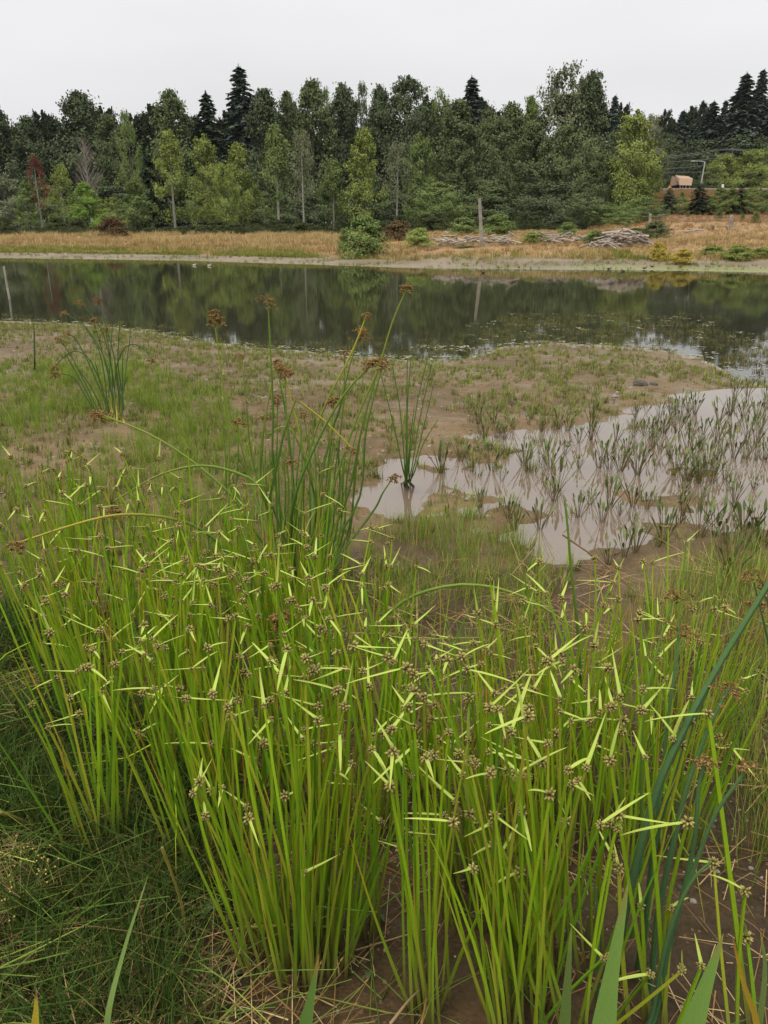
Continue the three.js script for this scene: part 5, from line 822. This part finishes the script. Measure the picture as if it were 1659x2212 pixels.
{ // pebbles: small ones together, larger stones by themselves
  const mk = s => { const R = rng(s), g = new THREE.IcosahedronGeometry(1, 1), p = g.attributes.position, c = []; for (let k = 0; k < p.count; k++) { const f = 0.8 + 0.3 * N3(p.getX(k) * 1.3 + s, p.getY(k) * 1.3, p.getZ(k) * 1.3); p.setXYZ(k, p.getX(k) * f * 1.25, p.getY(k) * f * 0.6, p.getZ(k) * f); const q = 0.9 + R() * 0.2; c.push(0.2 * q, 0.18 * q, 0.155 * q); } g.setAttribute('color', new THREE.Float32BufferAttribute(c, 3)); g.computeVertexNormals(); return g; };
  const stones = [1, 2, 3].map(mk);
  scatter('pebbles', 'small pebbles and shell bits strewn on the mud', stones, M.matt, 2600, R => { const near = R() < 0.2, d = near ? 0.9 + R() * 2.4 : 4 + R() * 11, x = (R() * 1.5 - 0.75) * d, z = -d; return nearSoil(x, z, 0) && !wet(x, z) && (!near || x > 0.25 || R() < 0.3) && N3(x * 0.8, z * 0.8, 12) > -0.15 ? [x, z, (near ? 0.003 + R() * R() * 0.008 : 0.006 + R() * R() * 0.02), 1] : null; }, 40);
  const clod = new THREE.MeshStandardMaterial({ vertexColors: true, color: new THREE.Color().setRGB(0.5, 0.37, 0.22), roughness: 0.95 });
  scatter('mud_clods', 'small crumbs and clods of mud on the bare ground', stones, clod, 4200, R => { const d = 0.9 + Math.pow(R(), 1.3) * 8, x = (R() * 1.5 - 0.75) * d, z = -d; return nearSoil(x, z, 0) && !wet(x, z) && N3(x * 1.3, z * 1.3, 3) > -0.2 ? [x, z, 0.002 + d * 0.0006 + R() * R() * 0.008, 1] : null; }, 44);
  scatter('strand_weed', 'low brown and green weeds dotted over the far strand', tuftWeed, M.leaf, 1500, R => { const d = 33 + R() * 16, x = (R() * 1.5 - 0.75) * d, b = x / d, s = d - farAt(b); return s > 0.2 && s < 5 && N3(x * 0.35, d * 0.8, 5) > -0.05 ? [x, -d, 0.8 + R() * 1.6, 0.4] : null; }, 45);
  const stone = (x, y, w, k, label, tone = 1) => { const p = onGround(x, y), s = w / F * p.length() / 2.4, m = new THREE.Mesh(stones[k % 3], tone < 1 ? M.darkStone ??= new THREE.MeshStandardMaterial({ vertexColors: true, color: 0x8a8a86, roughness: 0.85 }) : M.matt); top(m, 'stone'); m.position.copy(p).y += s * 0.15; m.scale.setScalar(s); m.rotation.y = k * 1.7; tag(shade(m), label, 'stone'); };
  stone(1382, 832, 40, 0, 'largest dark stone on the mud flat above the right puddle', 0.5); stone(1412, 832, 24, 1, 'flat dark stone touching the right of the largest stone', 0.5); stone(1329, 858, 20, 2, 'grey stone on the mud left below the largest stone'); stone(1240, 752, 14, 1, 'pale stone on the lake side rim of the mud flat'); stone(1257, 748, 12, 2, 'second pale stone on the rim of the mud flat'); stone(1311, 756, 12, 0, 'pale stone near the water right of the rim stones'); stone(1344, 754, 12, 1, 'small grey stone near the water left of the inlet'); stone(1418, 755, 18, 2, 'flat pale stone at the inlet edge');
  stone(1393, 740, 10, 0, 'small stone in the water weeds right of centre'); stone(1180, 742, 10, 1, 'dark stone at the tip of the muddy spit', 0.5); stone(990, 738, 10, 2, 'dark stone beside the pale spit', 0.5);
  stone(GE(1180, 890)[0], GE(1180, 890)[1], 22, 0, 'large pale stone on the mud at lower right'); stone(GE(1095, 800)[0], GE(1095, 800)[1], 20, 1, 'grey stone on the mud left above the large pale stone', 0.5); stone(GE(910, 805)[0], GE(910, 805)[1], 12, 2, 'whitish pebble between the blue green stems'); stone(GE(1110, 1570)[0], GE(1110, 1570)[1], 20, 1, 'rounded tan stone at the bottom right'); stone(GE(1550, 680)[0], GE(1550, 680)[1], 16, 0, 'pale flat stone at right below the thin rushes');
}
// lance leaved waterplants in and round the puddle
const waterProtos = [1, 2, 3, 4, 5].map(s => {
  const R = rng(950 + s), t = new THREE.Group(), n = 9 + (R() * 6 | 0);
  for (let i = 0; i < n; i++) {
    const az = i * 2.4 + R() * 0.8, lean = 0.12 + R() * 0.55, L = 0.09 + R() * 0.1, B = 0.05 + R() * 0.035, dx = Math.cos(az), dz = Math.sin(az), g = new Geo(), st = [], k = 0.75 + R() * 0.5, q = R();
    for (let m = 0; m <= 3; m++) { const f = m / 3; st.push(V3(dx * (0.01 + L * lean * f * (0.6 + 0.4 * f)), L * f - 0.02, dz * (0.01 + L * lean * f * (0.6 + 0.4 * f)))); }
    g.tube(st, 0.0021, 4, mixc([0.12, 0.075, 0.04], [0.1, 0.12, 0.04], q), false);
    const e = st[3], bl = []; for (let m = 0; m <= 5; m++) { const f = m / 5; bl.push(V3(e.x + dx * B * lean * f * 1.1, e.y + B * f * (1 - 0.3 * f * lean), e.z + dz * B * lean * f * 1.1)); }
    g.blade(bl, f => 0.0085 * Math.pow(Math.sin(Math.PI * (0.05 + 0.93 * f)), 0.9), V3(-dz + (R() - .5) * 0.8, 0.1, dx + (R() - .5) * 0.8).normalize(), f => mulc(mixc(R() < 0.16 ? [0.2, 0.13, 0.06] : [0.095, 0.14, 0.05], [0.13, 0.16, 0.06], f), k), 0.25);
    part('leaf', g.build(), M.leaf, t);
  }
  return t;
});
{
  const R = rng(77), spots = [], add = (x, y, s) => spots.push([...[onGround(x, y)].map(p => [p.x, p.z])[0], s]);
  const Z = (a) => a.map(p => [(1600 + p[0] / 1.165) * 0.54861, (1000 + p[1] / 1.165) * 0.54861]);
  for (const [x, y] of Z([[610, 1270], [840, 1175], [930, 1175], [1040, 1155], [1105, 1160], [1345, 1300], [1420, 1290], [1180, 1320], [925, 1425], [1265, 1210], [690, 1110], [560, 1000], [640, 960], [660, 985], [540, 970], [450, 860], [420, 850], [790, 885], [740, 820], [700, 800], [850, 810], [870, 830], [960, 880], [1010, 930], [1090, 960], [1130, 900], [1160, 930], [1210, 960], [1240, 990], [1290, 940], [1320, 960], [1380, 980], [1420, 1000], [1450, 930], [1500, 950], [1550, 960], [1600, 900], [1640, 960], [1280, 1060], [1340, 1040], [1400, 1060], [1460, 1040], [1500, 1170], [1540, 1250], [1590, 1260], [1640, 1330], [1600, 1350], [1480, 1480], [1470, 1330], [1550, 1330], [1040, 860], [1090, 850], [1130, 840], [1180, 830], [1240, 830], [1300, 860], [1360, 840], [1420, 880], [1490, 860], [1560, 870], [1620, 850], [1160, 770], [1210, 760], [1290, 750], [1320, 760], [1250, 780], [1430, 790], [1480, 780], [1540, 790], [1600, 800], [1640, 760], [1640, 720], [1500, 700], [1560, 690], [360, 850], [330, 780], [560, 780], [620, 800], [480, 700], [1050, 1370], [1000, 1390], [790, 1210], [500, 1270], [470, 1210], [390, 1000], [300, 1010], [250, 960], [160, 1000], [980, 1010], [900, 960], [930, 1000], [880, 1000], [1060, 1020]])) add(x, y, 0.55 + R() * 0.6);
  for (let i = 0; i < 60; i++) { const x = 1030 + R() * 640, y = 880 + R() * 260; if (N3(x * 0.012, y * 0.02, 3) > -0.1) add(x, y, 0.3 + R() * 0.5); }
  spots.forEach(([x, z, s], i) => { const o = i < waterProtos.length ? waterProtos[i] : waterProtos[i % waterProtos.length].clone(), w = wet(x, z); top(o, 'waterplant'); o.position.set(x, w ? POOL : H(x, z), z); o.rotation.y = R() * 6.283; o.scale.setScalar(s); const v = view(x, z), where = (v[1] < 935 ? 'far ' : v[1] > 1065 ? 'near ' : 'middle ') + (v[0] < 1180 ? 'left' : v[0] > 1440 ? 'right' : 'centre'), near = v[1] > 1065 && s > 0.8; tag(o, w ? `${near ? 'large' : s > 0.62 ? 'medium' : 'small'} tuft of lance shaped leaves standing in the ${where} of the puddle` : `${s > 0.62 ? 'full' : 'small'} tuft of lance shaped leaves on mud at the ${where} of the puddle`, 'waterplant', w ? `leafy tufts in the ${where} of the puddle` : `leafy tufts on mud at the ${where} of the puddle`); });
}
renderer.render(scene, camera);
